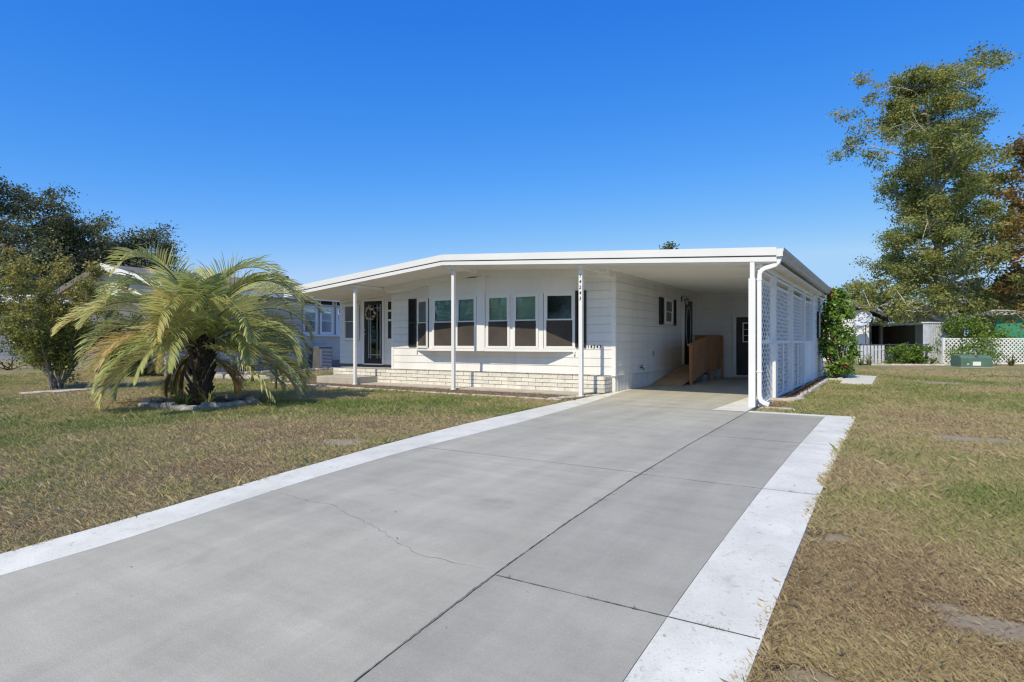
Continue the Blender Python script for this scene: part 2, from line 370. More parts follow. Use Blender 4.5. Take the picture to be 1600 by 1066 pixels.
# ------------------------------------------------------------------ driveway slabs
def drive_mat(name, c1, c2, white=False):
    m, n, l, p = newmat(name)
    g = n.new('ShaderNodeNewGeometry')
    def noise(sc, det, st=(1, 1, 1), ro=.6):
        mp = n.new('ShaderNodeMapping'); mp.inputs['Scale'].default_value = st; l.new(g.outputs['Position'], mp.inputs[0])
        t = n.new('ShaderNodeTexNoise'); t.inputs['Scale'].default_value = sc; t.inputs['Detail'].default_value = det; t.inputs['Roughness'].default_value = ro; l.new(mp.outputs[0], t.inputs['Vector']); return t
    def mul(a, fac, lo, hi, f0=.3, f1=.7):
        mr = n.new('ShaderNodeMapRange'); mr.inputs[1].default_value = f0; mr.inputs[2].default_value = f1; mr.inputs[3].default_value = lo; mr.inputs[4].default_value = hi; l.new(fac, mr.inputs[0])
        x = n.new('ShaderNodeMix'); x.data_type = 'RGBA'; x.blend_type = 'MULTIPLY'; x.inputs[0].default_value = 1; l.new(a, x.inputs[6]); l.new(mr.outputs[0], x.inputs[7]); return x.outputs[2]
    r = ramp(n, [(.3, c1), (.7, c2)]); l.new(noise(.55, 7, (1, .6, 1)).outputs[0], r.inputs[0]); o = r.outputs[0]
    if white:
        o = mul(o, noise(24, 6, (1, 1, 1), .75).outputs[0], .45, 1.0, .30, .41)       # paint worn off in specks
        o = mul(o, noise(2.6, 7).outputs[0], .82, 1.04)
        o = mul(o, noise(70, 4, (1, 1, 1), .7).outputs[0], .80, 1.02, .30, .46)
        o = mul(o, noise(7, 7, (1, .5, 1), .75).outputs[0], .80, 1.0, .28, .44)
    else:
        o = mul(o, noise(1.1, 8, (.35, 2.6, 1), .7).outputs[0], .86, 1.07)            # broom and wash streaks across the slab
        o = mul(o, noise(2.3, 9, (1.2, .8, 1), .75).outputs[0], .90, 1.06)
        o = mul(o, noise(1.0, 5, (2.4, .16, 1), .6).outputs[0], .86, 1.06)            # wheel paths
        o = mul(o, noise(1.7, 4, (1, 1, 1), .5).outputs[0], .74, 1.0, .20, .36)       # old stains
        o = mul(o, noise(130, 3).outputs[0], .90, 1.09)
        o = mul(o, noise(9, 2, (1, 1, 1), .5).outputs[0], .80, 1.0, .20, .25)          # few small dark spots
    l.new(o, p.inputs['Base Color']); p.inputs['Roughness'].default_value = .8; p.inputs['Specular IOR Level'].default_value = .3
    t = noise(90, 6, (.7, 1.3, 1)); b = n.new('ShaderNodeBump'); b.inputs['Strength'].default_value = .22; b.inputs['Distance'].default_value = .01; l.new(t.outputs[0], b.inputs['Height']); l.new(b.outputs[0], p.inputs['Normal'])
    return m
M['drive'] = drive_mat('painted_grey_concrete', (.405, .388, .31), (.47, .45, .36))
M['drive2'] = drive_mat('painted_grey_concrete_strip', (.345, .333, .272), (.40, .386, .315))
M['border'] = drive_mat('painted_white_concrete', (.65, .64, .55), (.74, .73, .63), True)
M['joint'] = surf('joint_dirt', (.14, .13, .11), (.24, .22, .19), 14, .95, .5, 60)
G = .004
def slab(name, xa, xb, y0, y1, m, parent, top=.03, thick=.10, ga=G, gb=G):
    b = MB(); n = max(2, int((y1 - y0) / .2)); ys = np.linspace(y0 + .004, y1 - .004, n + 1)
    T, B = [], []
    for y in ys:
        a, c = xa(y) + ga, xb(y) - gb
        if gb == G: c -= .006 * fbm(y * 1.0, 3.0, 2.5) - .003
        if ga == G: a += .006 * fbm(y * 1.0, 9.0, 2.5) - .003
        for k in range(5):
            x = a + (c - a) * k / 4; T.append((x, y, gz(y) + top)); B.append((x, y, gz(y) + top - thick))
    N = len(T); fs = []
    for i in range(n):
        for k in range(4):
            q = i * 5 + k; fs.append((q, q + 1, q + 6, q + 5))
        q = i * 5; fs.append((q + 5 + N, q + N, q, q + 5)); fs.append((q + 4, q + 4 + N, q + 9 + N, q + 9))
    for k in range(4):
        fs.append((k, k + N, k + 1 + N, k + 1)); q = n * 5 + k; fs.append((q + 1, q + 1 + N, q + N, q))
    b.add(T + B, fs)
    return b.build(name, m, parent)
dw = bpy.data.objects.new('driveway', None); link(dw); dw['kind'] = 'structure'
dw_base = MB()
for y0, y1 in zip(np.arange(-20, 6.7, .5), np.arange(-19.5, 7.3, .5)):
    x1a, x1b = (XB1 - .03 if y0 < Y_END - .3 else 3.27), (XB1 - .03 if y1 < Y_END - .3 else 3.27)
    dw_base.add([(xl_out(y0) + .03, y0, gz(y0) + .024), (x1a, y0, gz(y0) + .024), (x1b, y1, gz(y1) + .024), (xl_out(y1) + .03, y1, gz(y1) + .024)], [(0, 1, 2, 3)])
dw_base.build('joint_fill', M['joint'], dw)
cx = lambda v: (lambda y: v)
for y0, y1 in ((-20, -7.62), (-7.62, -2.32), (-2.32, 6.9)):
    slab('concrete_slab', xl_in, (xj if y1 < -2 else cx(3.28)), y0, y1, M['drive'], dw, ga=.001)
for y0, y1 in ((-20, -12.6), (-12.6, -10.12), (-10.12, -7.66), (-7.66, -5.2), (-5.2, -2.32)):
    slab('concrete_slab', xj, cx(XB0), y0, y1, M['drive2'], dw, top=.029)
for y0, y1 in ((-20, -12.6), (-12.6, -10.12), (-10.12, -7.66), (-7.66, -5.2), (-5.2, -3.7), (-3.7, Y_END)):
    slab('border_slab', cx(XB0), cx(XB1), y0, y1, M['border'], dw, top=.031, ga=.001)
slab('border_slab', xl_out, xl_in, -20, 1.7, M['border'], dw, top=.031, gb=.001)
b = MB(); z = gz(-2.2) + .031
b.add([(3.30, -2.315, z), (XB0 - .002, -2.315, z), (XB0 - .002, Y_END, z), (3.30, Y_END, z), (3.30, -2.315, z - .1), (XB0 - .002, -2.315, z - .1), (XB0 - .002, Y_END, z - .1), (3.30, Y_END, z - .1)],
      [(0, 1, 2, 3), (4, 5, 1, 0), (6, 7, 3, 2), (7, 4, 0, 3)]); b.build('border_slab', M['border'], dw)
# painted wedge beside the carport post: a sheet 4 mm above the slab
b = MB(); P = [(2.72, -2.30), (3.272, -2.30), (3.272, .30), (2.80, .30)]
P = [(2.72, -2.30), (3.272, -2.30), (3.272, .15), (2.86, .15)]
n = 8; vs = []
for i in range(n + 1):
    t = i / n; y = -2.30 + t * 2.45; vs += [(2.72 + .14 * t, y, gz(y) + .034), (3.272, y, gz(y) + .034)]
b.add(vs, [(2 * i, 2 * i + 1, 2 * i + 3, 2 * i + 2) for i in range(n)]); b.build('painted_corner', M['border'], dw)
M['hair'] = surf('hairline', (.17, .165, .15), (.25, .24, .22), 30, .9)
# hairline cracks: thin open grooves drawn as ribbons following the slab
def crack(pix, w, seed):
    rg = random.Random(seed); pts = []
    P = [hit(u, v, .03) for u, v in pix]
    for a, c in zip(P, P[1:]):
        L = np.linalg.norm(c - a); k = max(2, int(L / .045))
        for i in range(k):
            q = a + (c - a) * i / k; pts.append((q[0] + rg.uniform(-.012, .012), q[1] + rg.uniform(-.012, .012)))
    b = MB(); vs = []
    for i, (x, y) in enumerate(pts):
        x2, y2 = pts[min(i + 1, len(pts) - 1)]; x1, y1 = pts[max(i - 1, 0)]
        dx, dy = x2 - x1, y2 - y1; L = math.hypot(dx, dy) or 1; ww = w * rg.uniform(.35, 1.1) * (1 if 2 < i < len(pts) - 3 else .4)
        for s in (-1, 1): vs.append((x - dy / L * ww * s, y + dx / L * ww * s, gz(y) + .0335))
    b.add(vs, [(2 * i, 2 * i + 1, 2 * i + 3, 2 * i + 2) for i in range(len(pts) - 1)]); b.build('crack', M['hair'], dw)
crack([(432, 769), (470, 780), (520, 790), (545, 805), (590, 826), (632, 855), (660, 868), (705, 879), (770, 892)], .0017, 3)
crack([(640, 702), (700, 712), (790, 726), (900, 738), (985, 750)], .0014, 4)

def joint_dirt(f, ya, yb, w, seed):
    rg = random.Random(seed); b = MB(); vs = []; y = ya
    while y < yb:
        ww = w * (.25 + 1.1 * float(fbm(y, seed * 3.1, 3.0)) ** 1.5) * rg.uniform(.6, 1.2); x = f(y) + rg.uniform(-.003, .003); vs += [(x - ww, y, gz(y) + .0335), (x + ww, y, gz(y) + .0335)]; y += .03
    b.add(vs, [(2 * i, 2 * i + 1, 2 * i + 3, 2 * i + 2) for i in range(len(vs) // 2 - 1)]); b.build('joint_dirt', M['joint'], dw)
joint_dirt(xj, -13, -2.35, .0075, 1)
def cross_dirt(xa, xb, yc, w, seed):
    rg = random.Random(seed); b = MB(); vs = []; x = xa
    while x < xb:
        ww = w * (.2 + 1.2 * float(fbm(x, seed * 2.3, 4.0)) ** 1.5) * rg.uniform(.6, 1.2); vs += [(x, yc - ww, gz(yc) + .0338), (x, yc + ww, gz(yc) + .0338)]; x += .03
    b.add(vs, [(2 * i + 1, 2 * i, 2 * i + 2, 2 * i + 3) for i in range(len(vs) // 2 - 1)]); b.build('joint_dirt', M['joint'], dw)
cross_dirt(3.47, 4.86, -10.12, .003, 5); cross_dirt(3.40, 4.86, -7.66, .0022, 6); cross_dirt(3.36, 4.86, -5.2, .003, 7); cross_dirt(.4, 3.38, -7.62, .0025, 8); cross_dirt(.3, 3.28, -2.32, .003, 9)
# weeds in the joints and a few fallen leaves
rg = random.Random(11); b = MB()
def leaf_at(b, x, y, z, s, rg):
    a = rg.uniform(0, 6.28); dx, dy = math.cos(a) * s, math.sin(a) * s; h = rg.uniform(.2, .6) * s
    b.add([(x - dx, y - dy, z), (x + dy * .4, y - dx * .4, z + h * .4), (x + dx, y + dy, z + h), (x - dy * .4, y + dx * .4, z + h * .2)], [(0, 1, 2, 3)])
for u, v in [(868, 865), (435, 857), (697, 981), (618, 800), (1098, 668), (243, 817), (205, 886), (120, 928)] + [(rg.uniform(100, 1250), rg.uniform(640, 1000)) for _ in range(10)]:
    p = hit(u, v, .033)
    if xl_out(p[1]) + .1 < p[0] < 4.7 and p[1] < -2.4: leaf_at(b, p[0], p[1], gz(p[1]) + .035, rg.uniform(.005, .012), rg)
for i in range(26): leaf_at(b, rg.uniform(-.5, .35), rg.uniform(-2.2, -.3), gz(-1) + .036, rg.uniform(.01, .025), rg)
for i in range(40): leaf_at(b, rg.uniform(.9, 3.2), rg.uniform(3, 6.5), gz(5) + .033, rg.uniform(.01, .03), rg)
for i in range(260):
    q = hit(rg.uniform(0, 1600), 600 + 400 * rg.random() ** 1.5)
    if (q[0] < xl_out(q[1]) - .1 or q[0] > 5.0) and not (q[1] > -2.2 and -10 < q[0] < 3.4): leaf_at(b, q[0], q[1], gz(q[1]) + .03, rg.uniform(.012, .026), rg)
o = b.build('leaf_litter', surf('dry_leaf', (.14, .075, .035), (.32, .18, .08), 10, .9)); tag(o, 'scattered small dry leaves lying on the driveway and lawn', 'leaves', kind='stuff')
b = MB()
for cxp, cyp, rr in [(4.62, -10.12, .05), (4.70, -10.12, .06), (4.28, -10.11, .02), (4.05, -10.12, .015), (3.45, -8.4, .02), (3.42, -7.4, .02), (4.66, -7.66, .03), (4.78, -7.66, .03), (3.30, -3.1, .03), (3.55, -10.11, .02)]:
    for i in range(int(240 * rr) + 6):
        x, y = rg.gauss(cxp, rr * .6), rg.gauss(cyp, .008); a = rg.uniform(0, 6.28); h = rg.uniform(.006, .022)
        b.add([(x - .002, y, gz(y) + .02), (x + .002, y, gz(y) + .02), (x + math.cos(a) * h, y + math.sin(a) * h, gz(y) + .03 + h * .8)], [(0, 1, 2)])
o = b.build('joint_weeds', surf('dry_weed', (.13, .10, .04), (.20, .17, .07), 10, .9)); tag(o, 'tiny dry weeds sprouting from the driveway joints', 'weeds', kind='stuff')

# ------------------------------------------------------------------ the house
PK, ZP = -3.76, 3.237
def rt(x): return ZP - (.0585 * (x - PK) if x > PK else .0925 * (PK - x))      # top of roof
def rc(x): return rt(x) - .245                                                 # ceiling under it
XR, XL, YF, YB = 3.63, -9.5, -1.55, 9.85
YR, YS = .53, 6.74            # recessed entry wall, carport's back wall
ZS, COURSE = .39, .1945       # bottom of siding, exposure of a course

home = thing('mobile_home', (0, 0, 0), 'white single-storey manufactured home with flat-pitched roof and carport', 'house')

def course_mesh(name, L):      # one lap board along +x, its face towards -y
    b = MB(); h = COURSE
    b.add([(0, 0, .009), (0, -.024, .009), (0, -.014, h), (0, 0, h), (L, 0, .009), (L, -.024, .009), (L, -.014, h), (L, 0, h)],
          [(0, 1, 2, 3), (7, 6, 5, 4), (1, 5, 6, 2), (0, 4, 5, 1), (2, 6, 7, 3)])
    return b.mesh(name, M['siding'])
def courses(wall, L, z0, z1, x, y, rz):
    me = course_mesh('siding_board', L); n = int((z1 - z0) / COURSE)
    for i in range(n): piece('siding_board', me, wall, (x, y, z0 + i * COURSE), (0, 0, rz))
    r = z1 - z0 - n * COURSE
    if r > .03: piece('siding_board', me, wall, (x, y, z0 + n * COURSE), (0, 0, rz), (1, 1, r / COURSE))

wf = quick('front_wall', M['siding'], home, (-6.79, -.002, .002, .12, .02, 2.72))
courses(wf, 6.788, ZS, 2.75, -6.79, .002, 0)
ws = quick('side_wall', M['siding'], home, (-.12, -.004, .125, YS, .02, 2.72))
courses(ws, YS - .004, ZS, 2.79, -.004, .004, R(90))
wr = quick('entry_wall', M['siding'], home, (XL, -6.66, YR, YR + .1, .41, 2.72))
courses(wr, -6.79 - XL, .48, 2.72, XL, YR, 0)
quick('entry_wall', M['siding'], home, (-6.788, -6.68, .125, YR - .02, .41, 2.72))
wb = quick('carport_back_wall', M['siding'], home, (0.002, 3.36, YS, YS + .1, .06, 2.56))
MB().prism([(.002, 2.55), (3.36, 2.55), (3.36, rc(3.36) + .02), (.002, rc(0) + .02)], 'y', YS - .012, YS + .1).build('wall_head', M['siding'], wb)
courses(wb, 3.34, .075, 2.56, .012, YS, 0)
wsh = quick('storage_wall', M['siding'], home, (3.26, 3.36, YS + .1, 9.7, .02, 2.56))
courses(wsh, 2.95, .05, 2.56, 3.362, YS + .02, R(90))
quick('left_wall', M['siding'], home, (XL, XL + .1, YR + .1, 12, .1, 2.5))
quick('rear_wall', M['siding'], home, (XL, -.2, 12.0, 12.1, .1, 2.5), (-.2, 3.25, 9.6, 9.7, .1, 2.52))
quick('entry_skirt', M['groove'], home, (XL, -6.80, YR - .004, YR + .05, .402, .48))
# corner trims
for x0, x1, y0, y1, z0, z1 in ((-.075, .026, -.030, .05, ZS - .01, 2.80), (-6.80, -6.72, -.032, -.012, ZS - .01, 2.86), (3.34, 3.372, 9.66, 9.72, .02, 2.55), (3.30, 3.385, YS - .04, YS + .06, .02, 2.52)):
    quick('corner_trim', M['white'], home, (x0, x1, y0, y1, z0, z1))
quick('corner_trim', M['white'], home, (.012, .05, YS - .03, YS - .001, .02, 2.74))
# sloping frieze boards where the walls meet the ceiling
def slope_board(name, m, parent, x0, x1, y0, y1, drop0, drop1, step=None):
    b = MB(); xs = [x0] + ([PK] if x0 < PK < x1 else []) + [x1]
    for a, c in zip(xs, xs[1:]):
        b.add([(x, y, rc(x) - d) for x in (a, c) for y in (y0, y1) for d in (drop1, drop0)],
              [(0, 1, 3, 2), (4, 6, 7, 5), (0, 4, 5, 1), (2, 3, 7, 6), (1, 5, 7, 3), (0, 2, 6, 4)])
    return b.build(name, m, parent)
slope_board('frieze_board', M['white'], home, -6.80, .01, -.34, .0, .002, .085)
slope_board('frieze_board', M['white'], home, -6.79, 0, -.30, -.003, .085, .16)
slope_board('frieze_board', M['white'], home, XL + .02, -6.80, YR - .06, YR - .005, .002, .10)
b = MB().box(.0, .035, .05, YS, 2.68, 2.79); b.build('frieze_board', M['white'], home)

# ---- roof: sheet, front fascia bands, ceiling pans, gutter
def roof_sheet(b, x0, x1, y0, y1, t0, t1):
    xs = [x0] + ([PK] if x0 < PK < x1 else []) + [x1]
    for a, c in zip(xs, xs[1:]):
        b.add([(x, y, rt(x) - d) for x in (a, c) for y in (y0, y1) for d in (t1, t0)],
              [(0, 1, 3, 2), (4, 6, 7, 5), (0, 4, 5, 1), (2, 3, 7, 6), (1, 5, 7, 3), (0, 2, 6, 4)])
    return b
roof = roof_sheet(MB(), XL - .04, XR - .03, YF + .05, YB, .012, .12); roof = roof_sheet(roof, XL - .04, -.2, YB, 12.2, .012, .12).build('roof', M['roofmetal'], home)
segs = [(XL - .06, -6.6), (-6.6, PK), (PK, -.55), (-.55, XR)]
for a, c in segs:
    roof_sheet(MB(), a + .001, c - .001, YF, YF + .048, 0, .142).build('fascia', M['roofmetal'], roof)
    roof_sheet(MB(), a + .001, c - .001, YF + .012, YF + .05, .168, .25).build('fascia', M['roofmetal'], roof)
roof_sheet(MB(), XL - .05, XR - .01, YF + .035, YF + .049, .142, .168).build('fascia_groove', M['groove'], roof)
# left edge fascia
b = MB().add([(XL - .06, YF + .05, rt(XL)), (XL - .06, 12.2, rt(XL)), (XL - .06, 12.2, rt(XL) - .24), (XL - .06, YF + .05, rt(XL) - .24), (XL - .02, YF + .05, rt(XL)), (XL - .02, 12.2, rt(XL)), (XL - .02, 12.2, rt(XL) - .24), (XL - .02, YF + .05, rt(XL) - .24)],
             [(0, 1, 2, 3), (7, 6, 5, 4), (0, 3, 7, 4), (3, 2, 6, 7), (1, 0, 4, 5)]); b.build('fascia', M['roofmetal'], roof)
# ceiling pans of the carport: each 0.305 m wide, running from wall to gutter
pw = .3048
b = MB(); x0, x1 = 0.012, XR - .05
for y0, y1, d in ((.012, pw - .012, 0), (0, .014, .03), (pw - .014, pw, .03)):
    b.add([(x, y, rc(x) - rc(0) + .0 + e) for x in (x0, x1) for y in (y0, y1) for e in (-d, .03)], [(0, 1, 3, 2), (4, 6, 7, 5), (0, 4, 5, 1), (2, 3, 7, 6), (1, 5, 7, 3), (0, 2, 6, 4)])
pan = b.mesh('ceiling_pan', M['ceiling'])
y = YF + .055
while y < YS + .1:
    piece('ceiling_pan', pan, roof, (0, y, rc(0))); y += pw + .0015
b = MB()
for y in np.arange(YS + .1, YB - .1, pw): b.add([(3.37, y, rc(3.37) + .0), (XR - .05, y, rc(XR - .05)), (XR - .05, y + pw - .006, rc(XR - .05)), (3.37, y + pw - .006, rc(3.37))], [(0, 1, 2, 3)])
b.build('eave_soffit', M['ceiling'], roof)
# porch ceiling, panels between the beams
for a, c in ((XL - .02, -6.92), (-6.92, PK), (PK, -.2), (-.2, .012)):
    b = MB().add([(a + .002, YF + .055, rc(a)), (c - .002, YF + .055, rc(c)), (c - .002, YR + .05, rc(c)), (a + .002, YR + .05, rc(a))] + [(x, yy, rc(xx) + .03) for x, yy, xx in ((a + .002, YF + .055, a), (c - .002, YF + .055, c), (c - .002, YR + .05, c), (a + .002, YR + .05, a))],
                  [(3, 2, 1, 0), (4, 5, 6, 7), (0, 1, 5, 4), (1, 2, 6, 5), (2, 3, 7, 6), (3, 0, 4, 7)]); b.build('ceiling_panel', M['ceiling'], roof)
b = MB().add([(XL - .02, YR + .05, rc(XL)), (XL + .3, YR + .05, rc(XL)), (XL + .3, 12, rc(XL)), (XL - .02, 12, rc(XL))], [(0, 1, 2, 3)]); b.build('eave_soffit', M['ceiling'], roof)
for x, y1 in ((-6.92, YR - .07), (-3.60, -.345), (-.16, -.345)):
    MB().box(x - .05, x + .05, YF + .09, y1, rc(x + .05) - .075, rc(x - .05) - .001).build('beam', M['white'], roof)
MB().box(3.27, 3.37, -1.42, YS - .05, rc(3.37) - .11, rc(3.37) - .004).build('beam', M['white'], roof)
# K-style gutter along the carport side
gut = MB(); prof = [(XR - .01, rt(XR) - .02), (XR - .01, rt(XR) - .17), (XR + .06, rt(XR) - .17), (XR + .075, rt(XR) - .12), (XR + .115, rt(XR) - .075), (XR + .12, rt(XR) - .015), (XR + .105, rt(XR) - .015), (XR + .10, rt(XR) - .065), (XR + .06, rt(XR) - .11), (XR + .05, rt(XR) - .155), (XR + .005, rt(XR) - .155), (XR + .005, rt(XR) - .02)]
gut.prism(prof, 'y', YF + .004, YB).build('gutter', M['gutter'], home)
quick('gutter_end', M['roofmetal'], home, (XR + .001, XR + .10, YF - .002, YF + .003, rt(XR) - .165, rt(XR) - .03))
# downspout: S-bend under the eave, straight down beside the post, kicked out at the foot
zb = gz(-1.5)
ds = [(3.67, -1.47, rt(XR) - .17), (3.665, -1.47, 2.60), (3.645, -1.47, 2.545), (3.60, -1.47, 2.50), (3.52, -1.47, 2.475), (3.43, -1.47, 2.455), (3.375, -1.47, 2.42), (3.345, -1.47, 2.36), (3.34, -1.47, 2.28), (3.34, -1.47, zb + .28), (3.345, -1.47, zb + .20), (3.37, -1.47, zb + .135), (3.42, -1.47, zb + .10), (3.50, -1.47, zb + .075)]
MB().rtube(ds, .075, .085).build('downspout', M['white'], home, bevel=.008)
for z in (2.25, .62): quick('downspout_strap', M['white'], home, (3.295, 3.385, -1.518, -1.42, z, z + .02))

# ---- posts
def digits(txt, pts, size, parent, rotx=R(90), rz=0):
    for ch, p in zip(txt, pts):
        cu = bpy.data.curves.new('digit', 'FONT'); cu.body = ch; cu.size = size; cu.extrude = .003; cu.align_x = 'CENTER'; cu.align_y = 'CENTER'; cu.offset = .001; cu.shear = .15
        t = bpy.data.objects.new('tmp_digit', cu); COL.objects.link(t)
        me = bpy.data.meshes.new_from_object(t.evaluated_get(bpy.context.evaluated_depsgraph_get())); bpy.data.objects.remove(t); bpy.data.curves.remove(cu)
        me.name = 'digit'; me.materials.clear(); me.materials.append(M['black']); piece('digit', me, parent, p, (rotx, 0, rz))
def post(x, y, wd, zb):
    b = MB().box(x - wd / 2, x + wd / 2, y - wd / 2, y + wd / 2, zb, rc(x) - .06).box(x - wd / 2 - .012, x + wd / 2 + .012, y - wd / 2 - .012, y + wd / 2 + .012, zb - .01, zb + .012)
    return b.build('porch_post', M['white'], home, bevel=.008)
post(-6.92, -1.30, .076, .02); post(-3.60, -1.30, .08, .02); p3 = post(-.225, -1.30, .084, .02)
pq = MB().box(3.165, 3.28, -1.545, -1.43, zb + .02, rc(3.2) - .30).box(3.185, 3.265, -1.53, -1.45, rc(3.2) - .30, rc(3.2) - .004).build('carport_post', M['white'], home, bevel=.006)
digits('14243', [(-.228, -1.3465, 2.54 - i * .118) for i in range(5)], .10, p3)
digits('14243', [(-.655 + i * .075, -.028, 1.045) for i in range(5)], .105, home)

# ---- windows
def sash_window(parent, o, ux, wd, z0, z1, mid=None, fr=.05, blind=True, name='window', dark=False, nrm=None, valance=True, dep=.13, glass=None, scr=False):
    """double-hung window: o is its lower left corner in plan, ux the direction along the wall, nrm the way it faces"""
    ux = Vector((ux[0], ux[1], 0)).normalized(); nr = Vector(nrm) if nrm else Vector((ux.y, -ux.x, 0)); up = Vector((0, 0, 1)); o = Vector((o[0], o[1], 0))
    mid = mid or (z0 + z1) / 2
    def bx(b, s0, s1, d0, d1, a, c):
        ctr = o + ux * (s0 + s1) / 2 + nr * (d0 + d1) / 2 + up * (a + c) / 2
        return b.obox(ctr, ux * (s1 - s0) / 2, nr * (d1 - d0) / 2, up * (c - a) / 2)
    b = MB()
    for s0, s1, a, c in ((0, fr, z0, z1), (wd - fr, wd, z0, z1), (fr, wd - fr, z1 - fr, z1), (fr, wd - fr, z0, z0 + fr)): bx(b, s0, s1, 0, .035, a, c)
    f = b.build(name, M['white'], parent)
    b = MB(); e = .022
    for a, c, dd in ((mid - .018, z1 - fr, .018), (z0 + fr, mid + .018, .008)):
        for s0, s1, p, q in ((fr, fr + e, a, c), (wd - fr - e, wd - fr, a, c), (fr + e, wd - fr - e, c - e, c), (fr + e, wd - fr - e, a, a + e)): bx(b, s0, s1, dd - .008, dd + .008, p, q)
    b.build('sash', M['white'], f)
    b = MB(); bx(b, fr + .01, wd - fr - .01, .012, .016, mid, z1 - fr - .01); b.build('pane', glass or M['glass'], f)
    b = MB(); bx(b, fr + .01, wd - fr - .01, .002, .006, z0 + fr + .01, mid); b.build('pane', glass or M['glass'], f)
    if scr:
        b = MB(); bx(b, fr + .002, wd - fr - .002, .022, .024, z0 + fr + .002, mid - .005); b.build('insect_screen', M['bugscreen'], f)
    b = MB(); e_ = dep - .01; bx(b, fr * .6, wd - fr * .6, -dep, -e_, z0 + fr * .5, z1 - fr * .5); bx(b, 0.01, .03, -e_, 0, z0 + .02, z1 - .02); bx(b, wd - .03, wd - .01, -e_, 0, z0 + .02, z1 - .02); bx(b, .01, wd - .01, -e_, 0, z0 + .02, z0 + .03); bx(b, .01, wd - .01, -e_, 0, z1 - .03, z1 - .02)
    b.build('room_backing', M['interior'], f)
    if blind:
        b = MB(); bx(b, fr, wd - fr, -dep * .4, -dep * .4 + .004, mid - .02, z1 - fr); b.build('blind', M['blind'], f)
    if valance:
        b = MB(); bx(b, fr, wd - fr, -dep * .75, -dep * .75 + .004, z0 + fr, mid - .02); b.build('curtain', M['curtain'], f)
        b = MB(); n = 9; pts = []
        for i in range(n * 4 + 1):
            s = fr + (wd - 2 * fr) * i / (n * 4); pts.append((s, mid - .07 - .022 * abs(math.sin(math.pi * i / 8))))
        vs = []
        for s, z in pts:
            q = o + ux * s - nr * .04; vs += [(q.x, q.y, z), (q.x, q.y, mid + .02)]
        b.add(vs, [(2 * i, 2 * i + 2, 2 * i + 3, 2 * i + 1) for i in range(len(pts) - 1)]); b.build('valance', M['valance'], f)
    return f
def shutter(parent, o, ux, wd, z0, z1, nrm=None):
    ux = Vector((ux[0], ux[1], 0)).normalized(); nr = Vector(nrm) if nrm else Vector((ux.y, -ux.x, 0)); o = Vector((o[0], o[1], 0)); up = Vector((0, 0, 1))
    def bx(b, s0, s1, d0, d1, a, c): return b.obox(o + ux * (s0 + s1) / 2 + nr * (d0 + d1) / 2 + up * (a + c) / 2, ux * (s1 - s0) / 2, nr * (d1 - d0) / 2, up * (c - a) / 2)
    b = MB(); e = .045
    for s0, s1, a, c in ((0, e, z0, z1), (wd - e, wd, z0, z1), (e, wd - e, z1 - e, z1), (e, wd - e, z0, z0 + e), (e, wd - e, (z0 + z1) / 2 - e / 2, (z0 + z1) / 2 + e / 2)): bx(b, s0, s1, 0, .028, a, c)
    bx(b, e, wd - e, 0, .006, z0 + e, z1 - e)
    f = b.build('shutter', M['black'], parent)
    b = MB(); z = z0 + e + .02
    while z < z1 - e - .02:
        b.obox(o + ux * wd / 2 + nr * .014 + up * z, ux * (wd / 2 - e), (nr * .7 - up * .7) * .014, (nr * .7 + up * .7) * .002); z += .034
    b.build('louvres', M['black'], f); return f

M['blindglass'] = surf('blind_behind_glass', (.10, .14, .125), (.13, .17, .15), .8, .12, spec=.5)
# bay: plan polygon from sill to frieze
BY = -.27
bay_plan = [(-5.86, 0.0), (-5.20, BY), (-1.74, BY), (-.98, 0.0)]
bay = MB().prism([(-5.86, -.016), (-5.20, BY), (-1.74, BY), (-.98, -.016)][::-1], 'z', 2.345, 2.80).build('bay_window', M['siding'], home)
MB().prism([(-5.89, -.017), (-5.215, BY - .03), (-1.725, BY - .03), (-.95, -.017)][::-1], 'z', .925, .995).build('bay_sill', M['white'], bay)
MB().prism([(-5.86, -.0175), (-5.215, BY - .012), (-1.725, BY - .012), (-.98, -.0175)][::-1], 'z', 2.33, 2.36).build('bay_head', M['white'], bay)
Z0, Z1 = .995, 2.335
def bay_win(a, c): sash_window(home, (a, BY), (1, 0), c - a, Z0, Z1, 1.69, fr=.062, scr=True)
bay_win(-5.08, -4.36); bay_win(-4.30, -3.645); bay_win(-3.335, -2.64); bay_win(-2.545, -1.83)
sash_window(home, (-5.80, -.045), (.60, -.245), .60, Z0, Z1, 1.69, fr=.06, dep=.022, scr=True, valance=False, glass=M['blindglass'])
sash_window(home, (-1.70, -.255), (.72, .255), .745, Z0, Z1, 1.69, fr=.062, valance=False, blind=False, dep=.022, scr=True)
mull = [(-5.215, -5.08), (-4.36, -4.30), (-3.645, -3.335), (-2.64, -2.545), (-1.83, -1.715)]
for a, c in mull: quick('mullion', M['white'], bay, (a + .001, c - .001, BY + .002, BY + .09, .995, 2.335))
quick('centre_strip', M['white'], bay, (-3.62, -3.375, BY - .045, BY - .002, .93, rc(-3.5) - .165))
for s, (x, y, dx, dy) in enumerate(((-5.86, -.017, .06, -.024), (-1.02, -.034, .06, .02))): MB().prism([(x, y), (x + dx, y + dy), (x + dx, .0), (x, 0.)], 'z', .995, 2.335).build('mullion', M['white'], bay)
shutter(home, (-6.145, -.024), (1, 0), .28, 1.03, 2.36); shutter(home, (-.975, -.024), (1, 0), .275, 1.03, 2.36)
for x in (-5.84, -1.0): quick('sill_bracket', M['white'], bay, (x - .02, x + .02, -.07, -.018, .86, .925))

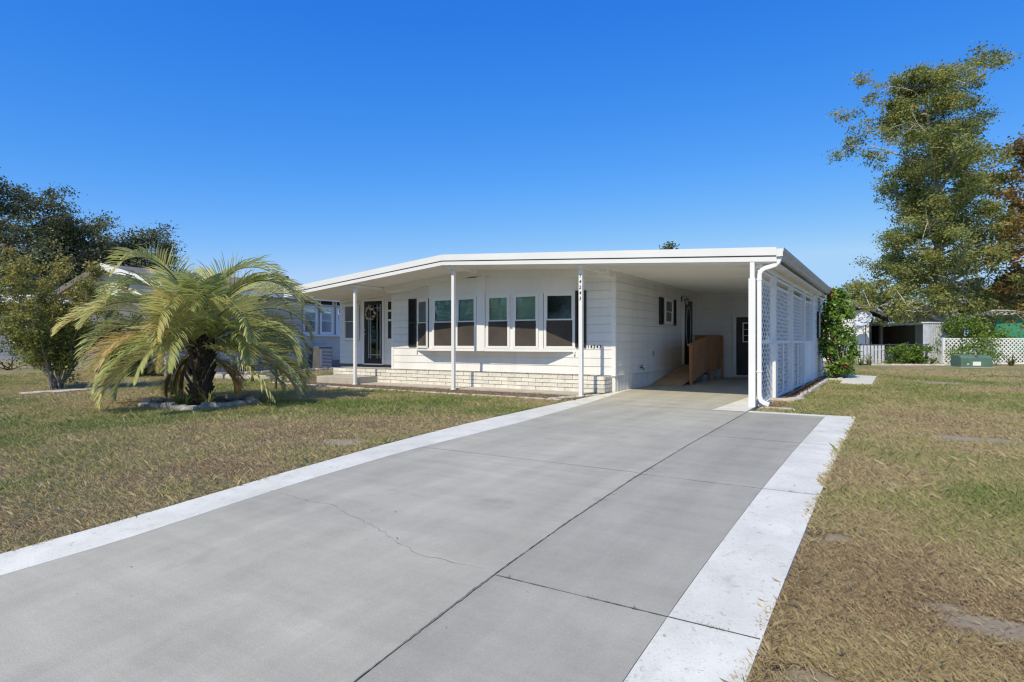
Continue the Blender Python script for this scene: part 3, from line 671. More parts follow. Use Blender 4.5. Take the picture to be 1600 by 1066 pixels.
# ---- entry: tall window, front door, sidelight
sash_window(home, (-9.28, YR - .05), (1, 0), .66, 1.22, 2.33, 1.80, fr=.045, valance=False, dep=.024, glass=M['screen'])
def door(name, x0, x1, y, z0, z1, m, fr=.075):
    b = MB()
    for q in ((x0 - fr, x0, y - .035, y + .01, z0 - .02, z1 + fr), (x1, x1 + fr, y - .035, y + .01, z0 - .02, z1 + fr), (x0, x1, y - .035, y + .01, z1, z1 + fr), (x0, x1, y - .05, y + .01, z0 - .03, z0)): b.box(*q)
    d = b.build(name, M['white'], home)
    quick('door_leaf', m, d, (x0 + .004, x1 - .004, y - .021, y + .01, z0 + .006, z1 - .004)); return d
fd = door('front_door', -8.41, -7.66, YR - .02, .50, 2.40, M['door'])
yd = YR - .042
quick('door_glass', M['interior'], fd, (-8.20, -7.74, yd - .003, yd, .68, 2.28))
quick('glass_pane', M['glass'], fd, (-8.20, -7.74, yd - .010, yd - .006, .68, 2.28))
b = MB()
for x in (-8.13, -7.86): b.box(x - .008, x + .008, yd - .014, yd - .004, .66, 2.28)
for z in (.77, 2.19): b.box(-8.2, -7.74, yd - .014, yd - .004, z - .008, z + .008)
for q in ((-8.215, -8.195, .665, 2.295), (-7.745, -7.725, .665, 2.295)): b.box(q[0], q[1], yd - .012, yd, q[2], q[3])
b.box(-8.03, -8.02, yd - .014, yd - .004, 2.19, 2.28); b.build('leading', M['lead'], fd)
for z in (1.40, 1.53): MB().tube([(-8.35, yd + .01, z), (-8.35, yd - .05, z)], [.028, .03], 10).build('door_knob', M['chrome'], fd)
# three little sidelight panes
sd = quick('sidelight', M['white'], home, (-7.47, -7.22, YR - .034, YR - .004, 1.2, 2.42))
for a, c in ((1.26, 1.78), (1.84, 2.06), (2.12, 2.36)): quick('pane', M['interior'], sd, (-7.43, -7.26, YR - .039, YR - .035, a, c))

# ---- carport side wall fittings (wall faces +x)
sash_window(home, (.048, 3.37), (0, 1), .70, 1.64, 2.37, 2.0, fr=.07, valance=False, nrm=(1, 0, 0), dep=.024, glass=M['screen'])
shutter(home, (.022, 3.00), (0, 1), .30, 1.63, 2.37, nrm=(1, 0, 0)); shutter(home, (.022, 4.16), (0, 1), .30, 1.63, 2.37, nrm=(1, 0, 0))
b = MB()
for q in ((.0, .06, 5.16, 5.26, .45, 2.52), (.0, .06, 6.16, 6.28, .45, 2.52), (.0, .06, 5.26, 6.16, 2.42, 2.52)): b.box(*q)
sdoor = b.build('side_door', M['white'], home)
quick('door_leaf', M['door'], sdoor, (.0, .036, 5.262, 6.158, .47, 2.418))
b = MB(); n = 20; c = Vector((.033, 5.71, 1.62)); vs = [(.038, 5.71 + .22 * math.cos(2 * math.pi * i / n), 1.62 + .6 * math.sin(2 * math.pi * i / n)) for i in range(n)]
b.add(vs, [tuple(range(n))]); b.build('oval_glass', M['interior'], sdoor)
b = MB().tube([(.039, 5.71 + .22 * math.cos(2 * math.pi * i / 24), 1.62 + .6 * math.sin(2 * math.pi * i / 24)) for i in range(25)], .014, 6, False); b.build('oval_trim', M['lead'], sdoor)
MB().tube([(.03, 6.06, 1.4), (.09, 6.06, 1.4)], [.03, .032], 10).build('door_knob', M['chrome'], sdoor)
# wall lantern
lan = MB().box(.01, .03, 5.02, 5.10, 2.36, 2.50).tube([(.02, 5.06, 2.46), (.10, 5.06, 2.53), (.16, 5.06, 2.50), (.17, 5.06, 2.44)], .010, 6).box(.155, .185, 5.045, 5.075, 2.42, 2.45).build('wall_lantern', M['black'], home)
MB().tube([(.17, 5.06, 2.44), (.17, 5.06, 2.425), (.17, 5.06, 2.415)], [.02, .085, .09], 8).build('lantern_cap', M['black'], lan)
b = MB()
for k in range(6):
    a = k * math.pi / 3; b.bar((.17 + .07 * math.cos(a), 5.06 + .07 * math.sin(a), 2.415), (.17 + .045 * math.cos(a), 5.06 + .045 * math.sin(a), 2.26), .008, .008, (1, 0, 0) if k % 3 else (0, 1, 0))
b.tube([(.17, 5.06, 2.262), (.17, 5.06, 2.245)], [.05, .02], 8); b.build('lantern_cage', M['black'], lan)
MB().tube([(.17, 5.06, 2.41), (.17, 5.06, 2.265)], [.06, .04], 8).build('lantern_glass', surf('frosted_glass', (.45, .45, .42), (.52, .52, .5), 5, .3), lan)
ob = quick('outlet_cover', M['gutter'], home, (.018, .035, 2.47, 2.55, .80, .93)); quick('socket', M['groove'], ob, (.0352, .038, 2.49, 2.53, .815, .86), (.0352, .038, 2.49, 2.53, .87, .915))
MB().tube([(.0, 1.56, .52), (.09, 1.56, .52), (.115, 1.56, .49), (.115, 1.56, .46)], .014, 8).tube([(.07, 1.56, .52), (.07, 1.56, .565)], .008, 6).tube([(.07, 1.525, .57), (.07, 1.595, .57)], .012, 6).build('hose_tap', M['black'], home)
# ribbed skirting below the side wall
b = MB(); y = .03
while y < YS - .02:
    for (a, c, d) in ((0, .06, .012), (.06, .075, .022), (.075, .09, .012)): b.box(.0, d, y + a, min(y + c, YS), .012, .385)
    y += .09
sk = b.build('skirting', M['skirt'], home); sk['kind'] = 'stuff'
quick('skirting_cap', M['skirt'], home, (.0, .032, .03, YS - .05, .383, .40))

# ---- carport back wall: dark door with a small nine-light
cd = door('storage_door', 1.235, 2.10, YS - .02, .135, 1.925, M['darkdoor'], fr=.10)
quick('door_light', M['white'], cd, (1.42, 1.92, YS - .052, YS - .039, 1.15, 1.76))
b = MB()
for i in range(2):
    for k in range(3): b.box(1.46 + i * .22, 1.66 + i * .22, YS - .056, YS - .053, 1.185 + k * .185, 1.35 + k * .185)
b.build('panes', M['interior'], cd)
quick('baseboard', M['white'], home, (.03, 1.13, YS - .03, YS - .018, .02, .075), (2.21, 3.29, YS - .03, YS - .018, .02, .075))

# ---- brick planter front: each long brick a piece, mortar core behind
core = MB().box(-8.74, -.10, -.435, -.02, -.06, .392).build('planter', M['mortar'], home)
rg = random.Random(4); BL, BH = .385, .093
bms = []
for k in range(4):
    b = MB(); L = BL - .011; r2 = random.Random(k)
    j = lambda s=.004: r2.uniform(-s, s)
    nx = 5; top = []; fr_ = []
    vs = []; fs = []
    for i in range(nx + 1):
        x = L * i / nx; vs += [(x, j() - .02, .004), (x, j() - .022, BH - .010), (x, .03, BH - .008), (x, .03, .004)]
    for i in range(nx):
        q = i * 4; fs += [(q, q + 4, q + 5, q + 1), (q + 1, q + 5, q + 6, q + 2), (q + 3, q + 7, q + 4, q)]
    fs += [(0, 1, 2, 3), (nx * 4 + 3, nx * 4 + 2, nx * 4 + 1, nx * 4)]
    b.add(vs, fs); bms.append(b.mesh('brick', M['brick']))
nrow = 4; ztop = .392
for r in range(nrow + 1):
    z = ztop - (r + 1) * BH + .004; x = -.075 - (BL * .5 if r % 2 else 0)
    if r % 2: piece('brick', bms[rg.randrange(4)], core, (-.075 - BL * .5, -.432, z), sc=(.5, 1, 1))
    lim = -8.72
    while x > lim + .05:
        x0 = max(x - BL, lim); piece('brick', bms[rg.randrange(4)], core, (x0, -.432 + rg.uniform(-.003, .003), z), sc=((x - x0) / BL, 1, 1)); x -= BL
    # end face of the planter, rough split bricks
    for k in range(2): piece('brick', bms[rg.randrange(4)], core, (-.103, -.44 + k * .205, z), (0, 0, R(90)), (.53, 1.6, 1))
quick('porch_floor', M['concrete'], home, (-8.74, -6.62, -.03, YR - .002, -.05, .398))
quick('entry_base', M['skirt'], home, (XL, -8.745, YR + .006, YR + .06, -.05, .405))
quick('porch_step', M['concrete'], home, (-8.55, -6.93, -1.22, -.46, -.08, .197), bevel=.012)
b = MB(); rg2 = random.Random(9)
for i in range(300):
    x = rg2.uniform(-6.6, -.3); y = rg2.uniform(-.42, -.1); a = rg2.uniform(0, 6.28); h = rg2.uniform(.005, .028); b.add([(x - .012, y, .394), (x + .012, y, .394), (x + .02 * math.cos(a), y + .02 * math.sin(a), .394 + h)], [(0, 1, 2)])
o = b.build('planter_litter', M['soil'], home); o['kind'] = 'stuff'

# ---- lattice screen on the open side of the carport
scr = MB()
PY = [(-.05, .05), (2.33, 2.46), (4.60, 4.78), (6.60, 6.70)]
LX = 3.33
lat = quick('screen_frame', M['white'], home, (LX - .03, LX + .03, -1.42, 6.6, 2.395, 2.44))
for a, c in PY: quick('screen_post', M['white'], lat, (LX - .05, LX + .06, a, c, gz(0) - .03, rc(3.4) - .11))
def lattice(parent, y0, y1, z0, z1, x, p=.105, wd=.036, th=.006, plane='x'):
    b = MB()
    for sgn in (1, -1):
        xx = x + sgn * (th / 2 + .0002); W, H = y1 - y0, z1 - z0
        k = -H if sgn > 0 else 0; d = p * 1.0
        t = k + d * .5
        while t < (W if sgn > 0 else W + H):
            # line: y = t + s (sgn>0) or y = t - s, s = height
            if sgn > 0: s0, s1 = max(0, -t), min(H, W - t)
            else: s0, s1 = max(0, t - W), min(H, t)
            if s1 - s0 > .02:
                A = (y0 + t + sgn * s0, z0 + s0); B = (y0 + t + sgn * s1, z0 + s1); hw = wd * .707
                q = [(A[0] - hw, A[1]), (A[0] + hw, A[1]), (B[0] + hw, B[1]), (B[0] - hw, B[1])]
                q = [(min(max(a, y0), y1), c) for a, c in q]
                if plane == 'x': b.prism(q, 'x', xx - th / 2, xx + th / 2)
                else: b.prism(q, 'y', xx - th / 2, xx + th / 2)
            t += d
    return b
def lat_panel(y0, y1, z0, z1):
    o = lattice(lat, y0, y1, z0, z1, LX, .165, .034, .0022).build('lattice_panel', M['white'], lat); o['kind'] = 'stuff'
bays = [(-1.41, -.05), (.05, 2.33), (2.46, 4.60)]
for i, (a, c) in enumerate(bays):
    g0 = gz(a) + .03
    lat_panel(a + .002, c - .002, g0 + .05, 1.13); lat_panel(a + .002, c - .002, 1.19, 2.24)
    for z0, z1 in ((1.13, 1.19), (2.24, 2.285), (g0, g0 + .05)): quick('screen_rail', M['white'], lat, (LX - .022, LX + .024, a + .001, c - .001, z0, z1))
    if i: quick('screen_batten', M['white'], lat, (LX + .010, LX + .035, (a + c) / 2 - .045, (a + c) / 2 + .045, g0 + .05, 1.129)); quick('screen_batten', M['white'], lat, (LX + .010, LX + .035, a + .25, a + .33, g0 + .05, 1.129))
# last bay: upper half made open lattice to let light onto the back wall
lat_panel(4.782, 6.598, 1.19, 2.24)
for z0, z1 in ((1.13, 1.19), (2.24, 2.285), (.03, .08)): quick('screen_rail', M['white'], lat, (LX - .022, LX + .024, 4.781, 6.599, z0, z1))
quick('kick_panel', M['siding'], lat, (LX - .012, LX + .012, 4.782, 6.598, .08, 1.13))
# storage-room window with black shutters, facing the side lawn
sash_window(home, (3.412, 8.0), (0, 1), .85, 1.30, 2.06, 1.68, fr=.05, valance=False, nrm=(1, 0, 0), dep=.024)
for y in (7.62, 8.9): shutter(home, (3.388, y), (0, 1), .32, 1.28, 2.08, nrm=(1, 0, 0))

# wreath on the front door
wr_ = thing('door_wreath', (-8.08, YR - .06, 2.01), 'small round wreath of cream flowers hanging on the black front door', 'wreath')
MB().tube([(-8.08 + .17 * math.cos(2 * math.pi * i / 24), YR - .075, 2.01 + .17 * math.sin(2 * math.pi * i / 24)) for i in range(25)], .035, 8, False).build('ring', surf('twig', (.05, .035, .02), (.12, .085, .05), 20, .9, .8, 60), wr_)
fl = surf('cream_petal', (.48, .40, .30), (.62, .55, .45), 12, .8, rnd=.25); rg = random.Random(2)
b = MB()
for k in range(6):
    a = k * math.pi / 3; b.add([(0, 0, 0), (.035 * math.cos(a - .5), -.018, .035 * math.sin(a - .5)), (.05 * math.cos(a), -.012, .05 * math.sin(a)), (.035 * math.cos(a + .5), -.018, .035 * math.sin(a + .5))], [(0, 1, 2, 3)])
b.tube([(0, 0, 0), (0, -.02, 0)], [.012, .012], 6); fm = b.mesh('flower', fl)
for k in range(17):
    a = 2 * math.pi * k / 17 + rg.uniform(-.1, .1); rr = .17 + rg.uniform(-.03, .03); piece('flower', fm, wr_, (-8.08 + rr * math.cos(a), YR - .11 - rg.uniform(0, .02), 2.01 + rr * math.sin(a)), (rg.uniform(-.3, .3), rg.uniform(0, 3), rg.uniform(-.3, .3)), [rg.uniform(.7, 1.1)] * 3)

# ---- wheelchair ramp
ramp_ = thing('wheelchair_ramp', (.45, 4.5, .03), 'brown plywood ramp with solid side rail rising to the carport door', 'ramp')
g0 = gz(3) + .03
za = lambda y: g0 + .02 + max(0, min(1, (y - 2.25) / 2.75)) * .42
for y0, y1 in ((2.25, 3.45), (3.455, 5.0)):
    MB().add([(x, y, za(y) + d) for y in (y0, y1) for x in (.06, .84) for d in (-.02, 0)], [(0, 1, 3, 2), (4, 6, 7, 5), (0, 4, 5, 1), (2, 3, 7, 6), (1, 5, 7, 3), (0, 2, 6, 4)]).build('deck_sheet', M['ply'], ramp_)
quick('deck_sheet', M['ply'], ramp_, (.06, .84, 5.003, 6.36, za(5.1) - .02, za(5.1)))
MB().add([(x, y, z) for x in (.06, .10) for y, z in ((2.3, g0), (5.0, g0 + .28), (5.0, za(5) - .021), (2.3, za(2.3) - .021))], [(0, 1, 2, 3), (7, 6, 5, 4), (0, 4, 5, 1), (2, 6, 7, 3)]).build('joist', M['wood'], ramp_)
quick('joist', M['wood'], ramp_, (.80, .84, 5.0, 6.36, za(5) - .16, za(5) - .021), (.06, .10, 5.0, 6.36, za(5) - .16, za(5) - .021))
# side rail: upright boards between a sloping and a level cap
def rt_top(y): return 1.075 + (1.345 - 1.075) * min(1, max(0, (y - 2.92) / 2.1))
def rt_bot(y): return max(g0 + .01, za(y) - .10) if y > 3.3 else g0 + .01 + max(0, y - 2.9) * .12
y = 2.93
while y < 6.33:
    y1 = min(y + .30, 6.335)
    MB().add([(x, yy, z) for x in (.845, .862) for yy, z in ((y, rt_bot(y)), (y1 - .004, rt_bot(y1)), (y1 - .004, rt_top(y1)), (y, rt_top(y)))], [(3, 2, 1, 0), (4, 5, 6, 7), (0, 1, 5, 4), (1, 2, 6, 5), (2, 3, 7, 6), (3, 0, 4, 7)]).build('rail_board', M['wood'], ramp_); y = y1
for p, q in (((.862, 2.86, rt_top(2.86)), (.862, 5.02, rt_top(5.02))), ((.862, 5.025, rt_top(6)), (.862, 6.40, rt_top(6)))): MB().bar(p, q, .09, .035).build('rail_cap', M['wood'], ramp_)
for y in (2.93, 5.02, 6.31): quick('rail_post', M['wood'], ramp_, (.864, .93, y - .03, y + .045, g0, rt_top(y) - .02))
for x0 in np.arange(.06, .84, .195): quick('rail_board', M['wood'], ramp_, (x0, min(x0 + .19, .84), 6.345, 6.362, za(6) - .12, rt_top(6)))
quick('rail_cap', M['wood'], ramp_, (.05, .816, 6.33, 6.40, rt_top(6), rt_top(6) + .03))
for (y, wds) in ((4.62, 'concrete block under the middle of the brown ramp'), (5.45, 'concrete block under the level landing of the brown ramp')):
    cb = thing('concrete_block', (.7, y, g0), wds, 'block', 'blocks under the ramp')
    quick('web', M['block'], cb, (.60, .80, y - .19, y - .16, g0, g0 + .19), (.60, .80, y + .16, y + .19, g0, g0 + .19), (.60, .80, y - .015, y + .015, g0, g0 + .19))
    quick('face', M['block'], cb, (.57, .60, y - .19, y + .19, g0, g0 + .19), (.80, .83, y - .19, y + .19, g0, g0 + .19))

# ------------------------------------------------------------------ beds
def bed(name, poly, z, m, parent=None):
    b = MB(); b.add([(x, y, gz(y) + z + .018) for x, y in poly], [tuple(range(len(poly)))]); o = b.build(name, m); o['kind'] = 'structure'; return o
def stone_mesh(seed, sx, sy, sz):
    r = random.Random(seed); b = MB(); n = 8; vs = []
    for lv, (zz, k) in enumerate(((-.4, .9), (.55, 1.0), (1.0, .82))):
        for i in range(n):
            a = 2 * math.pi * (i + .5) / n; cxx = max(-1, min(1, 1.35 * math.cos(a))); cyy = max(-1, min(1, 1.35 * math.sin(a)))
            vs.append((cxx * sx / 2 * k * r.uniform(.88, 1.05), cyy * sy / 2 * k * r.uniform(.88, 1.05), zz * sz * r.uniform(.9, 1.05)))
    fs = [(l * n + i, l * n + (i + 1) % n, (l + 1) * n + (i + 1) % n, (l + 1) * n + i) for l in (0, 1) for i in range(n)] + [tuple(range(2 * n, 3 * n))]
    b.add(vs, fs); return b
fb = bed('front_bed', [(-9.6, -.44), (-9.6, -1.75), (-6.7, -1.95), (-3.6, -1.98), (-.55, -2.02), (-.12, -1.75), (-.02, -1.2), (-.02, -.44)], .006, M['soil'])
MB().box(-6.9, -.35, -1.14, -.44, -.06, .034).build('concrete_strip', M['concrete'], fb)
sm = [stone_mesh(i, .30, .13, .035).mesh('edging_stone', M['edging']) for i in range(5)]
rg = random.Random(3); x = -9.7
while x < -.6:
    wdt = rg.uniform(.8, 1.25); y = np.interp(x, [-9.7, -6.7, -.5], [-1.80, -2.03, -2.08]); piece('edging_stone', rg.choice(sm), fb, (x + .15, y + rg.uniform(-.02, .02), gz(y) + .012), (0, 0, rg.uniform(-.07, .07)), (wdt, 1, 1)); x += .31 * wdt
for i, t in enumerate(np.linspace(0, 1, 6)): piece('edging_stone', sm[i % 5], fb, (-.50 + .42 * t, -2.0 + 1.15 * t, gz(-1.4) + .0), (0, 0, R(69) + rg.uniform(-.1, .1)), (.85, 1.0, 1.6))
b = MB()
for i in range(5200):
    x, y = rg.uniform(-9.5, -.15), rg.uniform(-2.0, -1.1); a = rg.uniform(0, 6.28); s = rg.uniform(.008, .026)
    if x > -.6 and y < -1.9: continue
    b.add([(x, y, gz(y) + .024), (x + s * math.cos(a), y + s * math.sin(a), gz(y) + .028 + rg.uniform(0, .02)), (x + s * math.cos(a + .8), y + s * math.sin(a + .8), gz(y) + .026 + rg.uniform(0, .02))], [(0, 1, 2)])
o = b.build('mulch_chips', surf('mulch_chip', (.10, .07, .045), (.40, .32, .23), 30, .95)); tag(o, 'brown bark chips and dead leaves in the bed before the house', 'mulch', kind='stuff')
NOGRASS += [(-9.65, .0, -1.98, .6), (3.2, 3.72, -1.6, 7.0), (4.08, 4.93, 5.4, 10.3), (-6.3, -4.3, -7.3, -5.9), (-20, -15, -1.9, 12), (-9.5, 3.4, 0, 12), (3.3, 4.15, 7.0, 9.6)]
sb_ = bed('side_bed', [(3.39, -.25), (3.42, 6.7), (3.42, 9.7), (4.05, 9.7), (4.05, 7.05), (3.70, 6.9), (3.72, .05), (3.55, -.3)], .008, M['soil'])
km = [stone_mesh(20 + i, .60, .10, .085).mesh('edging_block', M['edging']) for i in range(4)]
for i, y in enumerate(np.arange(.35, 6.7, .62)): piece('edging_block', km[i % 4], sb_, (3.76 + rg.uniform(-.012, .012), y, gz(y) + .0), (0, 0, R(90) + rg.uniform(-.05, .05)))
for x, y, a in ((3.52, -.30, -8), (3.74, -.02, 60), (3.98, 6.98, -4), (4.02, 7.35, 80)): piece('edging_block', km[0], sb_, (x, y, gz(y)), (0, 0, R(a)), (.85, 1, 1))
piece('edging_block', km[1], sb_, (3.65, -1.62, gz(-1.6) - .03), (0, 0, R(-6)), (1.1, 1, 1))
b = MB()
for i in range(2400):
    x, y = rg.uniform(3.42, 3.7), rg.uniform(-1.5, 6.8); a = rg.uniform(0, 6.28); s = rg.uniform(.01, .03)
    b.add([(x, y, gz(y) + .026), (x + s * math.cos(a), y + s * math.sin(a), gz(y) + .03 + rg.uniform(0, .02)), (x + s * math.cos(a + .8), y + s * math.sin(a + .8), gz(y) + .028 + rg.uniform(0, .02))], [(0, 1, 2)])
o = b.build('fallen_leaves', surf('fallen_leaf', (.17, .09, .045), (.34, .20, .10), 30, .95)); tag(o, 'dry leaves along the foot of the white lattice screen', 'leaves', kind='stuff')
pad = MB().add([(x, y, gz(y) + z) for z in (-.06, .035) for x, y in ((4.13, 5.7), (4.75, 5.5), (4.88, 5.7), (4.90, 9.9), (4.2, 10.2), (4.12, 9.9))], [(6, 7, 8, 9, 10, 11)] + [(i, (i + 1) % 6, (i + 1) % 6 + 6, i + 6) for i in range(6)]).build('concrete_pad', M['border']); tag(pad, 'worn white painted concrete pad in the side lawn by the flowering shrub', 'concrete pad')

# ------------------------------------------------------------------ plants
def leafmesh(name, C, size, rng, m, aspect=.5, up=.35, val=None, parent=None, smooth=False):
    """a rhombic leaf for each centre in C"""
    n = len(C); C = np.asarray(C, float)
    a = rng.normal(size=(n, 3)); a[:, 2] *= .7; a /= np.linalg.norm(a, axis=1)[:, None] + 1e-9
    nr = rng.normal(size=(n, 3)); nr[:, 2] += up * 3; b = np.cross(nr, a); b /= np.linalg.norm(b, axis=1)[:, None] + 1e-9
    L = (size * rng.uniform(.6, 1.25, n))[:, None]; W = L * aspect; nn = np.cross(a, b)
    V = np.empty((n, 4, 3)); V[:, 0] = C - a * L / 2; V[:, 1] = C + b * W / 2 + nn * L * .08; V[:, 2] = C + a * L / 2 - nn * L * .05; V[:, 3] = C - b * W / 2 + nn * L * .08
    org = np.array(root_loc(parent)) if parent is not None else np.zeros(3)
    V -= org
    me = bpy.data.meshes.new(name); me.vertices.add(n * 4); me.vertices.foreach_set('co', V.ravel())
    me.loops.add(n * 4); me.loops.foreach_set('vertex_index', np.arange(n * 4, dtype=np.int32)); me.polygons.add(n); me.polygons.foreach_set('loop_start', np.arange(n, dtype=np.int32) * 4)
    me.update(calc_edges=True)
    if val is None: val = rng.random(n)
    at_ = me.attributes.new('rnd', 'FLOAT', 'POINT'); at_.data.foreach_set('value', np.repeat(np.clip(val, 0, 1), 4).astype(np.float32))
    me.materials.append(m); o = bpy.data.objects.new(name, me); link(o, parent); return o
def clusters(centres, radii, per, rng, flat=.65):
    """leaf centres and values: blobs of leaves round every cluster centre, each blob with its own tone"""
    C, v = [], []
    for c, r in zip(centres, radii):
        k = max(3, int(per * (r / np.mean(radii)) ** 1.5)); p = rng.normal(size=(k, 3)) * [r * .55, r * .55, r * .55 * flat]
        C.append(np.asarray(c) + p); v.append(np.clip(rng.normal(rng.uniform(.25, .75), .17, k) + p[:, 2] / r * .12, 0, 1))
    return np.concatenate(C), np.concatenate(v)
def make_tree(name, base, H, r0, h0, prof, nl, per, leaf, cr, fol, bark, seed, label, cat='tree', group=None, lean=(0, 0), rise=.5, sub=5, trunk_top=1.0, flat=.65, droop=.12, nseg=7):
    rng = np.random.default_rng(seed); base = np.array(base, float)
    t = thing(name, tuple(base), label, cat, group)
    n = 10; path = []
    for i in range(n + 1):
        s = i / n; path.append(base + np.array([lean[0] * s + math.sin(s * 5 + seed) * .02 * H * s, lean[1] * s + math.cos(s * 4 + seed) * .02 * H * s, -.1 + s * (H * trunk_top + .1)]))
    rad = [max(.03, r0 * (1 - .9 * (i / n)) * (1.35 if i == 0 else 1)) for i in range(n + 1)]
    MB().tube(path, rad, 10).build('trunk', bark, t, smooth=True)
    limb = MB(); cen, crd = [], []
    for i in range(nl):
        s = h0 + (1 - h0) * ((i + rng.uniform(0, .9)) / nl); q = s * n; k = min(int(q), n - 1); p0 = path[k] + (path[k + 1] - path[k]) * (q - k)
        az = i * 2.399 + rng.uniform(-.5, .5); L = prof((s - h0) / (1 - h0), az) * rng.uniform(.7, 1.12); el = rise * rng.uniform(.5, 1.4)
        pts = [p0]; d = np.array([math.cos(az) * math.cos(el), math.sin(az) * math.cos(el), math.sin(el)])
        m_ = 5
        for j in range(m_):
            d = d + rng.normal(size=3) * .13 + np.array([0, 0, -droop * (j / m_)]); d /= np.linalg.norm(d); pts.append(pts[-1] + d * L / m_)
        rr = max(.02, r0 * .36 * (1 - s * .7)); limb.tube(pts, [rr * (1 - .82 * j / m_) for j in range(m_ + 1)], 6, False)
        for j in range(sub):
            f = rng.uniform(.3, 1.0) * m_; kk = min(int(f), m_ - 1); a0 = pts[kk] + (pts[kk + 1] - pts[kk]) * (f - kk)
            dd = d * .5 + rng.normal(size=3) * .75 + np.array([0, 0, .12]); dd /= np.linalg.norm(dd); l2 = L * rng.uniform(.18, .42); a1 = a0 + dd * l2 * .5; a2 = a0 + dd * l2 + np.array([0, 0, -.05 * l2])
            limb.tube([a0, a1, a2], [rr * .32, rr * .22, rr * .08], 4, False)
            cen.append(a2); crd.append(cr * rng.uniform(.65, 1.25)); cen.append((a1 + a2) / 2 + rng.normal(size=3) * cr * .3); crd.append(cr * rng.uniform(.5, .9))
        cen.append(pts[-1]); crd.append(cr * rng.uniform(.7, 1.1))
    cen.append(path[-1]); crd.append(cr)
    limb.build('limbs', bark, t, smooth=True)
    C, v = clusters(cen, crd, per, rng, flat)
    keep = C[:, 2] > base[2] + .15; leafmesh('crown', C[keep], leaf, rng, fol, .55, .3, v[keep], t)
    return t
def make_bush(name, base, rx, ry, h, ncl, per, leaf, cr, fol, seed, label, cat='shrub', group=None, stems=7, bark=None, top=.6, low=.12, aspect=.5):
    rng = np.random.default_rng(seed); base = np.array(base, float); t = thing(name, tuple(base), label, cat, group)
    cen, rad, st = [], [], MB()
    for i in range(ncl):
        a = rng.uniform(0, 2 * math.pi); z = rng.uniform(low, 1) ** .9; k = (1 - abs(2 * z - .9) ** 2.2 * top) * rng.uniform(.45, 1.0) ** .5
        k = max(.05, k); cen.append(base + np.array([math.cos(a) * rx * k, math.sin(a) * ry * k, z * h])); rad.append(cr * rng.uniform(.7, 1.2))
    for i in range(stems):
        c = cen[rng.integers(len(cen))]; m_ = (base + c) / 2 + rng.normal(size=3) * .05 * h; b0 = base + np.array([rng.uniform(-.12, .12) * rx, rng.uniform(-.12, .12) * ry, -.04])
        st.tube([b0, m_, c], [.02 + .008 * h, .014 + .004 * h, .005], 5, False)
    st.build('stems', bark or M['darkbark'], t)
    C, v = clusters(cen, rad, per, rng, .8); keep = C[:, 2] > base[2] + .02; leafmesh('foliage', C[keep], leaf, rng, fol, aspect, .25, v[keep], t)
    return t, cen
FOL = {
 'oak': leafmat('oak_leaf', [(0, (.065, .078, .038)), (.5, (.135, .155, .066)), (1, (.26, .27, .12))], .3),
 'big': leafmat('tree_leaf', [(0, (.075, .105, .032)), (.4, (.25, .30, .085)), (.85, (.50, .50, .15)), (.97, (.52, .38, .11)), (1, (.54, .28, .085))], .5),
 'bright': leafmat('bright_leaf', [(0, (.08, .14, .02)), (.5, (.17, .27, .038)), (1, (.30, .40, .07))], .4),
 'hib': leafmat('glossy_leaf', [(0, (.07, .14, .026)), (.55, (.20, .33, .055)), (1, (.38, .52, .12))], .35, .35, .5),
 'hedge': leafmat('hedge_leaf', [(0, (.025, .048, .014)), (.6, (.065, .115, .026)), (1, (.14, .21, .046))], .25, .4, .5),
 'crape': leafmat('autumn_leaf', [(0, (.13, .17, .045)), (.4, (.28, .31, .08)), (.7, (.42, .33, .095)), (1, (.48, .24, .08))], .4),
 'fern': leafmat('strap_leaf', [(0, (.08, .11, .035)), (.5, (.19, .24, .07)), (1, (.36, .38, .14))], .35),
}
HAND = {'palm': leafmat('palm_leaflet', [(0, (.14, .20, .055)), (.35, (.36, .42, .13)), (.7, (.60, .61, .26)), (.86, (.64, .56, .20)), (.95, (.72, .48, .13)), (1, (.55, .40, .22))], .42, .4, .5)}
M['petiole'] = surf('petiole', (.20, .19, .07), (.30, .26, .10), 6, .6)
M['red'] = surf('red_petal', (.55, .05, .03), (.70, .12, .05), 8, .6, rnd=.2)

# ---- pindo palm on its stone ring
pb = hit(314, 632); pb = np.array([pb[0], pb[1], gz(pb[1])])
palm = thing('palm_tree', tuple(pb), 'stout feather palm with drooping arched fronds on the front lawn', 'palm tree')
rng = np.random.default_rng(8); TH = 1.25
path = [pb + np.array([.04 * math.sin(i * .8), .02 * i / 8, -.05 + i * (TH + .05) / 8]) for i in range(9)]
MB().tube(path, [.22, .19, .17, .165, .16, .165, .18, .19, .14], 14).build('trunk', M['darkbark'], palm, smooth=True)
b = MB()                                                   # old leaf bases: upward wedge stubs round the trunk
for k in range(120):
    z = rng.uniform(.05, TH); a = k * 2.399; r = .15; c = pb + np.array([math.cos(a) * r, math.sin(a) * r, z]); o2 = np.array([math.cos(a), math.sin(a), 0]); tt = np.array([-math.sin(a), math.cos(a), 0])
    L = rng.uniform(.10, .24); tip = c + o2 * L * .55 + np.array([0, 0, L]); wv = tt * .045
    b.add([c - wv, c + wv, tip + wv * .5, tip - wv * .5, c - wv + o2 * .03, c + wv + o2 * .03, tip + wv * .4 + o2 * .03, tip - wv * .4 + o2 * .03], [(3, 2, 1, 0), (4, 5, 6, 7), (0, 1, 5, 4), (2, 3, 7, 6), (1, 2, 6, 5), (3, 0, 4, 7)])
b.build('leaf_bases', M['darkbark'], palm)
